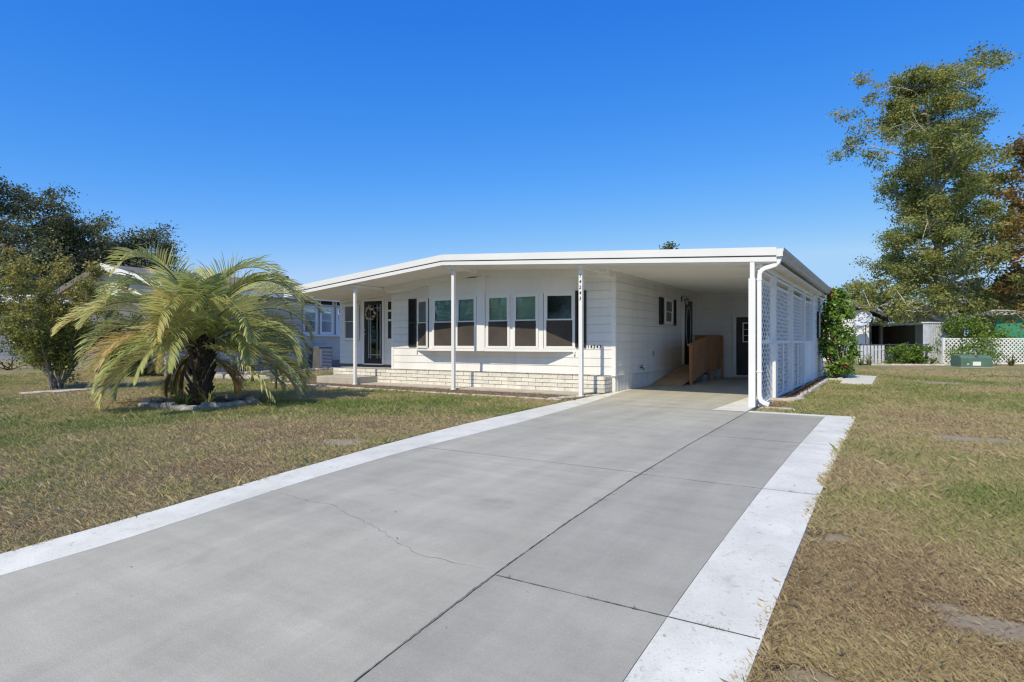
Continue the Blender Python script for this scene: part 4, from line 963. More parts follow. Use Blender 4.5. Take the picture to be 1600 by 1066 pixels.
def frond(c, az, el, L, bend, tone, seed, twist=0.0, width=1.0):
    """arched rachis with recurved leaflets in two ranks"""
    rg = np.random.default_rng(seed); n = 22; p = np.array(c, float); pts = [p]; e = el; a = az
    for i in range(n):
        d = np.array([math.cos(a) * math.cos(e), math.sin(a) * math.cos(e), math.sin(e)]); p = p + d * L / n; pts.append(p); e -= bend / n * (.45 + 1.5 * i / n); a += twist / n
        if p[2] < pb[2] + .22: break
    n = len(pts) - 1
    st = MB(); st.tube(pts, [max(.004, .020 * (1 - .85 * i / n)) for i in range(n + 1)], 5, False)
    V, Fc, val = [], [], []
    for i in range(3, n + 1):
        for half in (0, .34, .67):
            s = i - half; k = min(int(s), n - 1); fr = s - k; q = pts[k] + (pts[k + 1] - pts[k]) * fr; d = pts[min(k + 1, n)] - pts[max(k - 1, 0)]; d /= np.linalg.norm(d)
            side = np.cross(d, [0, 0, 1.0]); side /= np.linalg.norm(side) + 1e-9; up = np.cross(side, d); u = s / n
            l = .62 * width * math.sin(math.pi * min(1, .18 + .80 * u)) ** .6 * rg.uniform(.8, 1.1)
            for sg in (-1, 1):
                dirv = side * sg * .72 + d * (.66 + .35 * u) + up * rg.uniform(.25, .60); dirv /= np.linalg.norm(dirv)
                w = np.cross(dirv, up * .7 + side * sg * .5); w /= np.linalg.norm(w) + 1e-9; hw = .0165 * rg.uniform(.7, 1.1)
                m1 = q + dirv * l * .45; d2 = dirv + np.array([0, 0, -.10 - .3 * rg.random()]); d2 /= np.linalg.norm(d2); m2 = m1 + d2 * l * .33; d3 = d2 + np.array([0, 0, -.30]); d3 /= np.linalg.norm(d3); tip = m2 + d3 * l * .27
                o = len(V); V += [q - w * hw * .5, q + w * hw * .5, m1 - w * hw, m1 + w * hw, m2 - w * hw * .7, m2 + w * hw * .7, tip]
                Fc += [(o, o + 1, o + 3, o + 2), (o + 2, o + 3, o + 5, o + 4), (o + 4, o + 5, o + 6)]
                tv = np.clip(tone + rg.normal(0, .12) + .06 * u, 0, 1); val += [tv] * 7
    V = np.array(V) - pb; me = bpy.data.meshes.new('frond'); me.from_pydata(V.tolist(), [], Fc); me.validate()
    a_ = me.attributes.new('rnd', 'FLOAT', 'POINT'); a_.data.foreach_set('value', np.array(val, np.float32)); me.materials.append(HAND['palm'])
    o = bpy.data.objects.new('frond', me); link(o, palm); st.build('rachis', M['petiole'], palm).parent = o
    return o
crown = pb + np.array([0, 0, TH + .05])
azc = math.atan2(CAM[1] - pb[1], CAM[0] - pb[0])
for k in range(52):
    u = (k + .5) / 52; az = k * 2.399 + rng.uniform(-.25, .25); el = R(84) - u ** .95 * R(90) + rng.normal(0, .07)
    L = rng.uniform(2.15, 2.85) * (1 - .14 * u); tone = .46 + rng.normal(0, .15)
    if u > .55:
        dz = (az - azc + math.pi) % (2 * math.pi) - math.pi
        if abs(dz) < .3: az += .25 * (1 if dz > 0 else -1)
        tone = rng.choice([.4, .52, .66, .88, .95], p=[.28, .28, .24, .13, .07])
    frond(crown + np.array([math.cos(az), math.sin(az), 0]) * .12 + np.array([0, 0, -.22 * u]), az, el, L, (el + R(80) + rng.normal(0, .2)) / 1.2, tone, 100 + k, rng.normal(0, .4))
for k in range(5):                                          # dead fronds hanging by the trunk
    az = rng.uniform(0, 6.28); frond(crown + np.array([math.cos(az) * .2, math.sin(az) * .2, -.35]), az, R(-35) + rng.normal(0, .2), rng.uniform(.9, 1.3), R(65), rng.choice([.88, .97, 1.0]), 300 + k, 0, .8)
# sprouts at its foot and the ring of flat stones
def strap_plant(name, base, n, L, fol, seed, label, cat='plant', group=None, spread=.8, wd=.02, tones=(0, 1)):
    rg = np.random.default_rng(seed); base = np.array(base, float); V, Fc, val = [], [], []
    for i in range(n):
        a = rg.uniform(0, 6.28); l = L * rg.uniform(.6, 1.15); sp = spread * rg.uniform(.2, 1.1); p = base + np.array([math.cos(a), math.sin(a), 0]) * L * .06; e = math.pi / 2 - sp * .5; w = np.array([-math.sin(a), math.cos(a), 0]) * wd; tv = rg.uniform(*tones); o = len(V); m_ = 4
        for j in range(m_ + 1):
            k = 1 - (j / m_) ** 1.6; V += [p - w * max(.06, k), p + w * max(.06, k)]; val += [tv, tv]; p = p + np.array([math.cos(a) * math.cos(e), math.sin(a) * math.cos(e), math.sin(e)]) * l / m_; e -= sp * .55
        Fc += [(o + 2 * j, o + 2 * j + 1, o + 2 * j + 3, o + 2 * j + 2) for j in range(m_)]
    t = thing(name, tuple(base), label, cat, group); me = bpy.data.meshes.new('leaves'); me.from_pydata((np.array(V) - base).tolist(), [], Fc); a_ = me.attributes.new('rnd', 'FLOAT', 'POINT'); a_.data.foreach_set('value', np.array(val, np.float32)); me.materials.append(fol)
    o = bpy.data.objects.new('leaves', me); link(o, t)
    MB().tube([base + np.array([0, 0, -.03]), base + np.array([0, 0, L * .12])], [L * .06, L * .03], 6).build('stem', M['darkbark'], t); return t
for i, (dx, dy, L, wds) in enumerate(((.35, -.22, .48, 'right'), (-.30, -.25, .42, 'left'), (.05, -.42, .36, 'front'))):
    strap_plant('palm_sprout', pb + np.array([dx * .85 + dy * -.1, dy * .85 + dx * .4, 0]), 30, L, FOL['fern'], 40 + i, {'right': 'leafy green sprout at the right foot of the palm trunk', 'left': 'grassy sprout at the left foot of the palm trunk', 'front': 'low sprout in front of the palm trunk'}[wds], 'plant', None, 1.1, .016)
ring = bed('palm_bed', [(pb[0] + 1.05 * math.cos(a), pb[1] + .80 * math.sin(a)) for a in np.linspace(0, 2 * math.pi, 20, False)], .0, M['soil'])
gs = [stone_mesh(50 + i, .34, .22, .13).mesh('ring_stone', M['greystone']) for i in range(6)]
rg = random.Random(6)
for i in range(24):
    a = 2 * math.pi * i / 24; x, y = pb[0] + 1.08 * math.cos(a) + rg.uniform(-.04, .04), pb[1] + .86 * math.sin(a) + rg.uniform(-.04, .04)
    piece('ring_stone', rg.choice(gs), ring, (x, y, gz(y) - .01), (rg.uniform(-.1, .1), rg.uniform(-.1, .1), math.atan2(.86 * math.cos(a), -1.08 * math.sin(a)) + rg.uniform(-.2, .2)), (rg.uniform(.7, 1.1), rg.uniform(.7, 1.1), rg.uniform(.6, 1.1)))
for i in range(16):
    a = rg.uniform(0, 6.28); r = rg.uniform(.5, .85); x, y = pb[0] + 1.05 * r * math.cos(a), pb[1] + .8 * r * math.sin(a); piece('ring_stone', rg.choice(gs), ring, (x, y, gz(y) - .01), (rg.uniform(-.2, .2), 0, rg.uniform(0, 6)), [rg.uniform(.25, .5)] * 3)
NOGRASS[3] = (pb[0] - 1.1, pb[0] + 1.1, pb[1] - .92, pb[1] + .92)

# ---- hibiscus by the storage wall
hb = np.array([3.90, 8.35, gz(8.3)])
hib, hc = make_bush('hibiscus_shrub', hb, .48, .50, 2.72, 106, 74, .105, .17, FOL['hib'], 21, 'tall leafy shrub with red flowers beside the white storage wall', 'shrub', None, 16, M['bark'], .75, .06, .6)
b = MB()
for k in range(5):
    a = k * 2 * math.pi / 5; c_, s_ = math.cos(a), math.sin(a); t_ = (-s_, c_)
    b.add([(0, 0, 0), (.05 * c_ + .035 * t_[0], .05 * s_ + .035 * t_[1], .03), (.085 * c_, .085 * s_, .022), (.05 * c_ - .035 * t_[0], .05 * s_ - .035 * t_[1], .03)], [(0, 1, 2, 3)])
b.tube([(0, 0, 0), (0, 0, .08)], [.006, .009], 5); fm = b.mesh('flower', M['red']); rg = random.Random(12)
tocam = np.array([CAM[0] - hb[0], CAM[1] - hb[1], 0]); tocam /= np.linalg.norm(tocam)
for k in range(12):
    z = rg.uniform(.35, 2.7); a = rg.gauss(math.atan2(tocam[1], tocam[0]), .8); r = .42 * (1 - abs(z / 2.7 - .45) * .7) + .06
    if k < 3: z, r = 2.55 + .12 * k, .08 + .1 * k
    piece('flower', fm, hib, (hb[0] + r * math.cos(a), hb[1] + r * math.sin(a), hb[2] + z), (R(70), 0, a + math.pi / 2 + rg.uniform(-.4, .4)), [rg.uniform(.55, .9)] * 3)

# ---- crape myrtle at the left, with stepping stones before it
cb = hit(88, 609); cb[2] = gz(cb[1])
rng = np.random.default_rng(31); cr = thing('crape_myrtle', tuple(cb), 'loose multi-stemmed shrub in rusty autumn leaf at the left edge', 'shrub')
st = MB(); cen, rad = [], []
for k in range(19):
    az = k * 2.399 + rng.uniform(-.3, .3); L = rng.uniform(2.0, 3.35); tilt = rng.uniform(.10, .62); p = cb + np.array([rng.uniform(-.12, .12), rng.uniform(-.12, .12), -.04]); pts = [p]; d = np.array([math.cos(az) * math.sin(tilt), math.sin(az) * math.sin(tilt), math.cos(tilt)])
    for j in range(7):
        d = d + rng.normal(size=3) * .05; d /= np.linalg.norm(d); p = p + d * L / 7; pts.append(p)
        if j >= 1:
            for q in range(3):
                e = d * .6 + rng.normal(size=3) * .6; e /= np.linalg.norm(e); a1 = p + e * rng.uniform(.15, .42); st.tube([p, a1], [.007, .003], 4, False); cen.append(a1); rad.append(rng.uniform(.10, .19)); cen.append((p + a1) / 2); rad.append(.1)
    st.tube(pts, [.026 * (1 - .8 * j / 7) for j in range(8)], 5, False); cen.append(p); rad.append(.12)
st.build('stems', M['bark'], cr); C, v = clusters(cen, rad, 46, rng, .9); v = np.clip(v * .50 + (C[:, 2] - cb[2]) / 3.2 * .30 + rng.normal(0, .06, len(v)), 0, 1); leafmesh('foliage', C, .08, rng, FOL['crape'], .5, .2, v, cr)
fs = [stone_mesh(70 + i, .46, .34, .03).mesh('stone', M['edging']) for i in range(3)]
for i, (u, v_) in enumerate(((47, 616), (70, 614), (95, 613), (118, 611), (148, 608))):
    p = hit(u, v_); o = piece('stepping_stone', fs[i % 3], None, (p[0], p[1], gz(p[1]) + .015), (0, 0, i * 1.3), (1.15, 1.15, 1)); NOGRASS.append((p[0] - .3, p[0] + .3, p[1] - .25, p[1] + .2)); tag(o, ['leftmost flat stone below the rusty shrub', 'second flat pale stone from the left below the rusty shrub', 'middle flat pale stone below the rusty shrub', 'fourth flat pale stone from the left, under the palm frond tips', 'rightmost small stone of the row below the rusty shrub'][i], 'stone', 'flat stones in the left lawn')

# ---- small trees between palm and entry
make_tree('young_tree', hit(395, 598), 2.3, .055, .45, lambda s, a: .75 * (1 - .4 * s), 9, 12, .11, .16, FOL['fern'], M['darkbark'], 61, 'thin young tree with dark trunk behind the palm, near the neighbour wall', 'tree', None, (.05, 0), .4, 4)
make_tree('young_tree', hit(431, 611), 1.75, .028, .5, lambda s, a: .55 * (1 - .4 * s), 9, 10, .09, .13, FOL['fern'], M['darkbark'], 62, 'slim sapling in the lawn between the palm and the porch', 'tree', None, (-.03, 0), .3, 4)
bk, _ = make_bush('low_shrub', (-9.6, -1.15, gz(-1.2)), .35, .3, .55, 14, 14, .06, .12, FOL['crape'], 63, 'small scrubby plant at the left corner of the porch step', 'shrub', None, 6)

# ---- right: the tall tree and its neighbours
bt = at(1476, 568, 34); bt[2] = .03
make_tree('tall_tree', bt, 15.8, .36, .13, lambda s, a: float(np.interp(s, [0, .25, .5, .72, .9, 1], [3.7, 3.0, 3.3, 3.7, 2.8, 1.2])) * (1 + .06 * math.cos(a - .4) + .28 * math.sin(7.3 * s * 6 + 3 * a)), 84, 84, .15, .52, FOL['big'], M['palebark'], 5, 'tall broad tree with pale trunk and turning leaves behind the side lawn', 'tree', 'trees on the right', (-.9, 0), .42, 7, flat=.6)
p = at(1640, 560, 33); p[2] = .03
make_tree('autumn_tree', p, 12.0, .26, .16, lambda s, a: 3.4 * (1 - .5 * s), 34, 36, .22, .55, leafmat('turning_leaf', [(0, (.16, .13, .04)), (.4, (.29, .22, .065)), (.75, (.42, .26, .08)), (1, (.50, .21, .085))], .4), M['bark'], 15, 'tree with orange and brown leaves leaning in at the right edge', 'tree', 'trees on the right', (-.3, 0), .5, 6)
for i, (u, v_, fw, H, rr, wds) in enumerate(((1500, 470, 60, 6.5, 3.0, 'dark evergreen behind the fence under the tall tree'), (1380, 500, 70, 7.6, 3.0, 'rounded far tree between the white house and the tall tree'), (1430, 500, 75, 5.0, 2.6, 'low far tree behind the open shed'), (1560, 500, 62, 6.2, 3.0, 'bushy tree left of the green house'), (1620, 500, 60, 7.2, 3.4, 'leafy tree behind the green house roof'), (1340, 500, 80, 8.2, 3.0, 'far tree just above the white house roof'), (1038, 500, 75, 11.6, 3.4, 'treetop peeping over the middle of the carport roof'))):
    p = at(u, 540, fw); p[2] = .03
    make_tree('background_tree', p, H, .2, .12, (lambda R_: (lambda s, a: R_ * (1 - .55 * s ** 2) * (.7 + .4 * min(1, s * 3))))(rr), 24, 26, .34, .72, FOL['big'] if i % 2 else FOL['oak'], M['darkbark'], 80 + i, wds, 'tree', 'trees beyond the back fences', (0, 0), .45, 5)
# ---- left: live oaks behind the neighbour
for i, (u, fw, H, rr, wds) in enumerate(((-30, 44, 14.2, 8.0, 'large dark live oak at the left edge behind the shrub'), (100, 50, 12.2, 6.0, 'dark oak with open limbs left of the palm crown'), (215, 56, 11.2, 6.0, 'oak behind the neighbouring roof above the palm'))):
    p = at(u, 545, fw); p[2] = .03
    make_tree('live_oak', p, H, .45, .16, (lambda R_: (lambda s, a: R_ * math.sqrt(max(.02, 1 - (s * .96) ** 2)) * .95))(rr), 40, 80, .22, .85, FOL['oak'], M['darkbark'], 90 + i, wds, 'tree', 'oaks behind the left neighbour', (.5, 0), .38, 6, trunk_top=.85, flat=.5)
hd, _ = make_bush('clipped_hedge', (*at(200, 560, 21.0)[:2], .0), 1.1, .8, 2.0, 100, 70, .11, .27, FOL['hedge'], 33, 'dense dark green rounded shrub before the neighbour wall behind the palm', 'shrub', None, 8, None, .35, .05)
make_bush('low_shrub', (*at(15, 560, 26)[:2], .0), 2.2, .9, 1.0, 40, 26, .11, .28, FOL['hedge'], 34, 'low dark hedge at the far left edge behind the rusty shrub', 'shrub', None, 6)
# ---- right: plants before the fences
gp = lambda u, fw: np.array([*at(u, 560, fw)[:2], .03])
make_bush('leafy_bush', gp(1508, 30.5), 1.25, .8, 2.35, 46, 44, .15, .36, FOL['bright'], 41, 'bright green bush taller than the white lattice fence beside the tree trunk', 'shrub', 'bright bushes at the fence', 8, None, .5)
make_bush('leafy_bush', gp(1552, 31.5), 1.1, .8, 1.75, 34, 40, .15, .34, FOL['bright'], 42, 'bright green bush at the lattice fence, right of the taller one', 'shrub', 'bright bushes at the fence', 8, None, .5)
make_bush('leafy_bush', gp(1528, 28.9), 1.1, .5, .95, 28, 34, .12, .25, FOL['hib'], 43, 'low dark green shrub just behind the green utility box', 'shrub', None, 6)
for i, (u, fw, h_, wds) in enumerate(((1402, 29.3, .85, 'leafy yellow-green shrub at the middle of the back border'), (1420, 29.6, 1.0, 'taller leafy shrub in the back border below the open shed'), (1442, 29.4, .9, 'leafy shrub at the right end of the back border, beside the metal locker'))):
    make_bush('border_shrub', gp(u, fw), .55, .45, h_, 22, 30, .16, .2, FOL['bright'], 240 + i, wds, 'shrub', 'shrubs in the back border', 6, None, .4)
for i, (u, fw, L, wds) in enumerate(((1345, 29.2, .55, 'pale strappy plant by the flowering shrub at the back border'), (1358, 29.5, .60, 'second pale strappy plant from the left in the back border'), (1580, 28.2, .75, 'young palm seedling standing before the white lattice fence'), (1592, 33.0, 1.7, 'spiky yucca behind the white lattice fence before the green house'))):
    strap_plant('border_plant', gp(u, fw), 34, L, FOL['fern'], 140 + i, wds, 'plant', 'plants along the back fences', 1.15, .03)

# ------------------------------------------------------------------ neighbours
M['nbwall'] = surf('pale_blue_siding', (.56, .53, .47), (.64, .61, .55), 1, .6, .05, 30, rnd=.03)
M['shingle'] = surf('brown_shingle', (.13, .115, .10), (.21, .19, .165), 2.5, .9, .5, 25, fine=.2)
M['dkshingle'] = surf('dark_roof', (.075, .07, .066), (.12, .112, .105), 2.5, .8, .4, 25)
M['greenwall'] = surf('green_paint', (.045, .24, .13), (.06, .30, .165), 1, .6)
M['tan'] = surf('tan_paint', (.42, .31, .20), (.50, .38, .26), 1, .7)
M['greenbox'] = surf('utility_green', (.085, .155, .105), (.115, .19, .135), 3, .5, .05, 20)
M['galv'] = surf('pale_metal', (.50, .52, .54), (.64, .66, .68), 4, .5, .05, 30)
M['chain'] = surf('chain_link_wire', (.10, .10, .10), (.15, .15, .15), 5, .5, metal=.5)
def nb_boards(w, L, z0, z1, x, y, rz, m, h=.14):
    b = MB(); b.add([(0, 0, 0), (0, -.014, 0), (0, -.002, h - .012), (0, 0, h - .012), (L, 0, 0), (L, -.014, 0), (L, -.002, h - .012), (L, 0, h - .012)], [(0, 1, 2, 3), (7, 6, 5, 4), (1, 5, 6, 2), (0, 4, 5, 1), (2, 6, 7, 3)])
    me = b.mesh('siding_board', m)
    for i in range(int((z1 - z0) / h)): piece('siding_board', me, w, (x, y, z0 + i * h), (0, 0, rz))
# left neighbour: gable towards the street, long side towards us
NX, NYF = -15.0, -1.95
nb = thing('neighbour_house', (-18.5, 5, 0), 'pale grey neighbouring house with brown shingle roof and tall windows', 'house')
w_ = quick('side_wall', M['nbwall'], nb, (NX - .12, NX - .002, NYF, 14, -.05, 3.0)); nb_boards(w_, 15.9, .40, 2.98, NX - .002, NYF, R(90), M['nbwall'])
w_ = quick('front_wall', M['nbwall'], nb, (-22, NX - .13, 1.4, 1.52, -.05, 3.0)); nb_boards(w_, 6.9, .40, 2.98, -22, 1.398, 0, M['nbwall'])
quick('foundation', M['mortar'], nb, (-21.9, NX + .012, 1.38, 13.9, -.05, .39), (NX - .13, NX + .012, NYF - .012, 1.375, -.05, .39)); quick('porch_beam', M['white'], nb, (-22, NX - .13, NYF, NYF + .1, 2.78, 2.98))
for x_ in (-21.8,): quick('porch_post', M['white'], nb, (x_ - .05, x_ + .05, NYF, NYF + .1, -.05, 2.78))
quick('porch_screen', M['screen'], nb, (-22, NX - .13, NYF + .11, NYF + .12, .4, 2.78)); quick('corner_trim', M['white'], nb, (NX - .09, NX + .02, NYF - .02, NYF + .07, .38, 3.0))
RX, RZ, EX, EZ = -18.7, 3.96, NX + .45, 3.03
b = MB()
for sg, ex in ((1, EX), (-1, 2 * RX - EX)):
    b.add([(RX, -2.25, RZ), (RX, 14.5, RZ), (ex, 14.5, EZ), (ex, -2.25, EZ), (RX, -2.25, RZ - .12), (RX, 14.5, RZ - .12), (ex, 14.5, EZ - .12), (ex, -2.25, EZ - .12)], [(0, 1, 2, 3), (7, 6, 5, 4), (0, 3, 7, 4), (3, 2, 6, 7), (1, 0, 4, 5), (2, 1, 5, 6)])
nr = b.build('roof', M['shingle'], nb)
for sg, ex in ((1, EX), (-1, 2 * RX - EX)): MB().add([(x, y, z + d) for y in (-2.30, -2.255) for x, z in ((RX, RZ + .03), (ex, EZ + .03)) for d in (-.22, 0)], [(0, 2, 3, 1), (4, 5, 7, 6), (0, 1, 5, 4), (2, 6, 7, 3), (1, 3, 7, 5), (0, 4, 6, 2)]).build('barge_board', M['white'] if sg > 0 else M['shingle'], nr)
quick('eave_board', M['white'], nr, (EX - .02, EX + .025, -2.25, 14.5, EZ - .17, EZ - .01))
MB().add([(-22, NYF + .02, 2.99), (NX - .05, NYF + .02, 2.99), (RX, NYF + .02, RZ - .14)], [(0, 1, 2)]).build('gable', M['nbwall'], nb)
for y in (5.0, 8.2): MB().tube([(RX + .5, y, RZ - .2), (RX + .5, y, RZ + .22)], .07, 8).box(RX + .32, RX + .68, y - .2, y + .2, RZ + .02, RZ + .2).build('roof_vent', M['black'], nr)
for a in (3.50, 4.36, 5.22, 6.08):
    sash_window(nb, (NX + .035, a), (0, 1), .72, 1.48, 2.66, 2.05, fr=.085, valance=False, nrm=(1, 0, 0), blind=True, dep=.03)
    wn = quick('transom', M['white'], nb, (NX + .016, NX + .05, a, a + .72, 2.70, 2.92)); quick('pane', M['interior'], wn, (NX + .0505, NX + .054, a + .06, a + .66, 2.735, 2.885))
quick('window_sill', M['white'], nb, (NX + .012, NX + .09, 3.42, 6.9, 1.40, 1.475))
ac = thing('meter_cabinet', (-14.7, 4.0, 0), 'dark grey cooling unit standing against the neighbour wall below the windows', 'air conditioner')
quick('casing', M['groove'], ac, (-14.95, -14.3, 3.75, 4.45, .1, .98), bevel=.02); quick('base', M['concrete'], ac, (-15.0, -14.2, 3.65, 4.55, 0, .1))
b = MB()
for k in range(13): b.box(-14.298, -14.288, 3.79, 4.41, .16 + k * .058, .185 + k * .058)
b.build('grille', M['galv'], ac); quick('label_plate', M['gutter'], ac, (-14.297, -14.285, 3.80, 3.92, .2, .85))
# a kerb of blocks before the neighbour's wall
kb = bed('neighbour_bed', [(-14.9, -1.0), (-13.9, -1.0), (-13.9, 6), (-14.9, 6)], .01, M['soil'])
for i, y in enumerate(np.arange(-.8, 6, .62)): piece('edging_block', km[i % 4], kb, (-13.85, y, .0), (0, 0, R(90)), (1, 1, 1.6))
kb2 = bed('left_bed', [(-13.2, -1.35), (-9.7, -1.0), (-9.7, -.3), (-13.2, -.6)], .01, M['soil'])
for i, t in enumerate(np.linspace(0, 1, 6)): piece('edging_block', km[i % 4], kb2, (-13.0 + 3.2 * t, -1.42 + .34 * t, gz(-1.2)), (0, 0, R(6)), (1, 1, 1.9))
# far left: a white-roofed neighbour
p = at(5, 520, 40)
fl_ = thing('far_house', (p[0], p[1], 0), 'distant house with white roof edge and grey-blue wall at the far left', 'house')
def yawbox(b, c, L, D, z0, z1, a):
    ux = Vector((math.cos(a), math.sin(a), 0)); uy = Vector((-math.sin(a), math.cos(a), 0)); return b.obox((c[0], c[1], (z0 + z1) / 2), ux * L / 2, uy * D / 2, Vector((0, 0, (z1 - z0) / 2)))
yawbox(MB(), p, 9, 5, -.1, 3.25, YAW).build('wall', surf('blue_grey_wall', (.16, .18, .22), (.22, .24, .28), 1, .7), fl_); yawbox(MB(), p, 10, 6, 3.25, 3.42, YAW).build('roof_edge', M['white'], fl_)
b = MB(); ux = np.array([_c, _s, 0]); uy = np.array([-_s, _c, 0]); q = np.array([p[0], p[1], 0])
b.add([q - ux * 5 - uy * 3 + [0, 0, 3.42], q + ux * 5 - uy * 3 + [0, 0, 3.42], q + ux * 5 + uy * 3 + [0, 0, 3.42], q - ux * 5 + uy * 3 + [0, 0, 3.42], q - ux * 3 + [0, 0, 4.3], q + ux * 3 + [0, 0, 4.3]], [(0, 1, 5, 4), (1, 2, 5), (2, 3, 4, 5), (3, 0, 4)]); b.build('roof', M['roofmetal'], fl_)
for s in (-2.6, .2, 3.0):
    c = q + ux * s - uy * 2.5; yawbox(MB(), c, 1.1, .06, 1.1, 2.3, YAW).build('window', M['white'], fl_); yawbox(MB(), c - uy * .02, .95, .04, 1.18, 2.22, YAW).build('pane', M['interior'], fl_)

# right: white house with dark overhanging roof and a satellite dish
rh = thing('white_house', (2.0, 30, 0), 'white house with dark low-pitched roof beyond the flowering shrub', 'house')
A = at(1357, 540, 35)     # its near corner
w_ = quick('front_wall', M['siding'], rh, (-4.5, A[0], A[1], A[1] + .1, 0, 3.02)); nb_boards(w_, A[0] + 4.5, .3, 3.0, -4.5, A[1], 0, M['siding'], .2)
quick('side_wall', M['nbwall'], rh, (A[0] - .1, A[0] - .005, A[1] + .1, A[1] + 9, 0, 3.0)); quick('corner_trim', M['white'], rh, (A[0] - .12, A[0] + .02, A[1] - .03, A[1] + .1, 0, 3.0))
b = MB(); y0, y1 = A[1] - .55, A[1] + 9.5; xs = [(-5.2, 3.0), (-1.0, 3.62), (A[0] + .95, 2.92)]
xs = [(-5.2, 3.25), (-.5, 3.75), (A[0] - .1, 3.28), (A[0] + .95, 2.72)]
for (xa, za_), (xb, zb_) in zip(xs, xs[1:]): b.add([(x, y, z + d) for x, z in ((xa, za_), (xb, zb_)) for y in (y0, y1) for d in (-.2, 0)], [(0, 1, 3, 2), (4, 6, 7, 5), (0, 4, 5, 1), (2, 3, 7, 6), (1, 5, 7, 3), (0, 2, 6, 4)])
rr_ = b.build('roof', M['dkshingle'], rh)
MB().rtube([(A[0] + .9, A[1] - .3, 2.6), (A[0] + .85, A[1] - .3, 2.42), (A[0] + .2, A[1] - .1, 2.2), (A[0] + .1, A[1] - .06, 2.0), (A[0] + .1, A[1] - .06, .2)], .07, .07).build('downspout', M['black'], rh)
for yy in (1.2, 3.6): wn = quick('window', M['white'], rh, (A[0] - .004, A[0] + .04, A[1] + yy, A[1] + yy + 1.1, 1.1, 2.3)); quick('pane', M['interior'], wn, (A[0] + .041, A[0] + .046, A[1] + yy + .08, A[1] + yy + 1.02, 1.18, 2.22))
dp = at(1350, 500, 34)
dish = thing('satellite_dish', (dp[0], dp[1], dp[2]), 'grey satellite dish on a mast before the white house', 'satellite dish')
b = MB(); nrm = Vector((-.35, -.75, .55)).normalized(); e1 = nrm.orthogonal().normalized(); e2 = nrm.cross(e1); n = 18; vs = []
for k in range(5):
    r = .48 * k / 4
    for i in range(n): a = 2 * math.pi * i / n; vs.append(tuple(Vector(dp) + e1 * r * math.cos(a) + e2 * r * math.sin(a) * 1.05 + nrm * (.45 * r * r)))
b.add(vs, [(k * n + i, k * n + (i + 1) % n, (k + 1) * n + (i + 1) % n, (k + 1) * n + i) for k in range(4) for i in range(n)]); o = b.build('reflector', M['galv'], dish, smooth=True); so_ = o.modifiers.new('thick', 'SOLIDIFY'); so_.thickness = .015
MB().tube([Vector(dp) - nrm * .02, Vector(dp) - nrm * .15, (dp[0] + .08, dp[1] + .2, dp[2] - .4), (dp[0] + .08, dp[1] + .2, .0)], .028, 6).build('mast', M['chain'], dish)
MB().tube([tuple(Vector(dp) - e2 * .45), tuple(Vector(dp) + nrm * .5 - e2 * .15)], .014, 5).build('feed_arm', M['chain'], dish)
MB().tube([tuple(Vector(dp) + nrm * .5 - e2 * .15), tuple(Vector(dp) + nrm * .42 - e2 * .08)], [.04, .05], 8).build('feed_horn', M['gutter'], dish)

# open shed with tan end wall
sa, sc_ = at(1376, 540, 40), at(1447, 540, 40); sa[2] = sc_[2] = 0
shed = thing('open_shed', ((sa[0] + sc_[0]) / 2, (sa[1] + sc_[1]) / 2, 0), 'low open-fronted shed with flat white roof and tan end wall', 'shed')
ux = (sc_ - sa) / np.linalg.norm(sc_ - sa); uy = np.array([-ux[1], ux[0], 0]); Ls = np.linalg.norm(sc_ - sa); upv = np.array([0, 0, 1.])
def sbx(m, name, s0, s1, d0, d1, z0, z1, parent=None, tilt=0):
    c = sa + ux * (s0 + s1) / 2 + uy * (d0 + d1) / 2 + upv * (z0 + z1) / 2; return MB().obox(c, ux * (s1 - s0) / 2 + upv * tilt, uy * (d1 - d0) / 2, upv * (z1 - z0) / 2).build(name, m, parent or shed)
sbx(M['white'], 'roof', -.25, Ls + .15, -.4, 4, 2.30, 2.40, tilt=.06); sbx(M['tan'], 'post', 0, .14, 0, .14, 0, 2.28); sbx(M['tan'], 'end_wall', Ls - .72, Ls, .0, 3.5, 0, 2.28)
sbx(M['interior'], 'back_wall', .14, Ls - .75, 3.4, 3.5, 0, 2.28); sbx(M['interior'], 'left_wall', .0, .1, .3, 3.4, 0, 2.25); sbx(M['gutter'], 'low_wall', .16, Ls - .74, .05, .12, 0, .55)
for i, (s, wd_, h) in enumerate(((.5, .5, .9), (1.15, .4, 1.2), (1.6, .55, .8))): sbx(M['darkdoor'] if i != 1 else M['interior'], 'stored_cupboard', s, s + wd_, 1.5, 2.0, 0, h)
# metal shed panel beside it
ma, mb = at(1452, 540, 31.0), at(1473, 540, 31.4); ma[2] = mb[2] = 0
ms = thing('metal_locker', tuple((ma + mb) / 2), 'tall narrow blue-white corrugated metal locker beside the tall tree trunk', 'locker')
ux2 = (mb - ma) / np.linalg.norm(mb - ma); uy2 = np.array([-ux2[1], ux2[0], 0]); Lm = np.linalg.norm(mb - ma)
MB().obox((ma + mb) / 2 + uy2 * .17 + upv * 1.06, ux2 * Lm / 2, uy2 * .15, upv * 1.06).build('body', M['galv'], ms)
for k in range(6): s = (k + .5) / 6 * Lm; MB().obox(ma + ux2 * s - uy2 * .0 + upv * 1.05, ux2 * .045, uy2 * .012, upv * 1.05).build('rib', M['galv'], ms)
MB().obox((ma + mb) / 2 + uy2 * .17 + upv * 2.16, ux2 * (Lm / 2 + .04), uy2 * .2, upv * .03 + ux2 * 0).build('roof', M['white'], ms)
MB().obox(mb - ux2 * .05 - uy2 * .03 + upv * .7, ux2 * .06, uy2 * .03, upv * .72).build('corner_post', M['white'], ms)

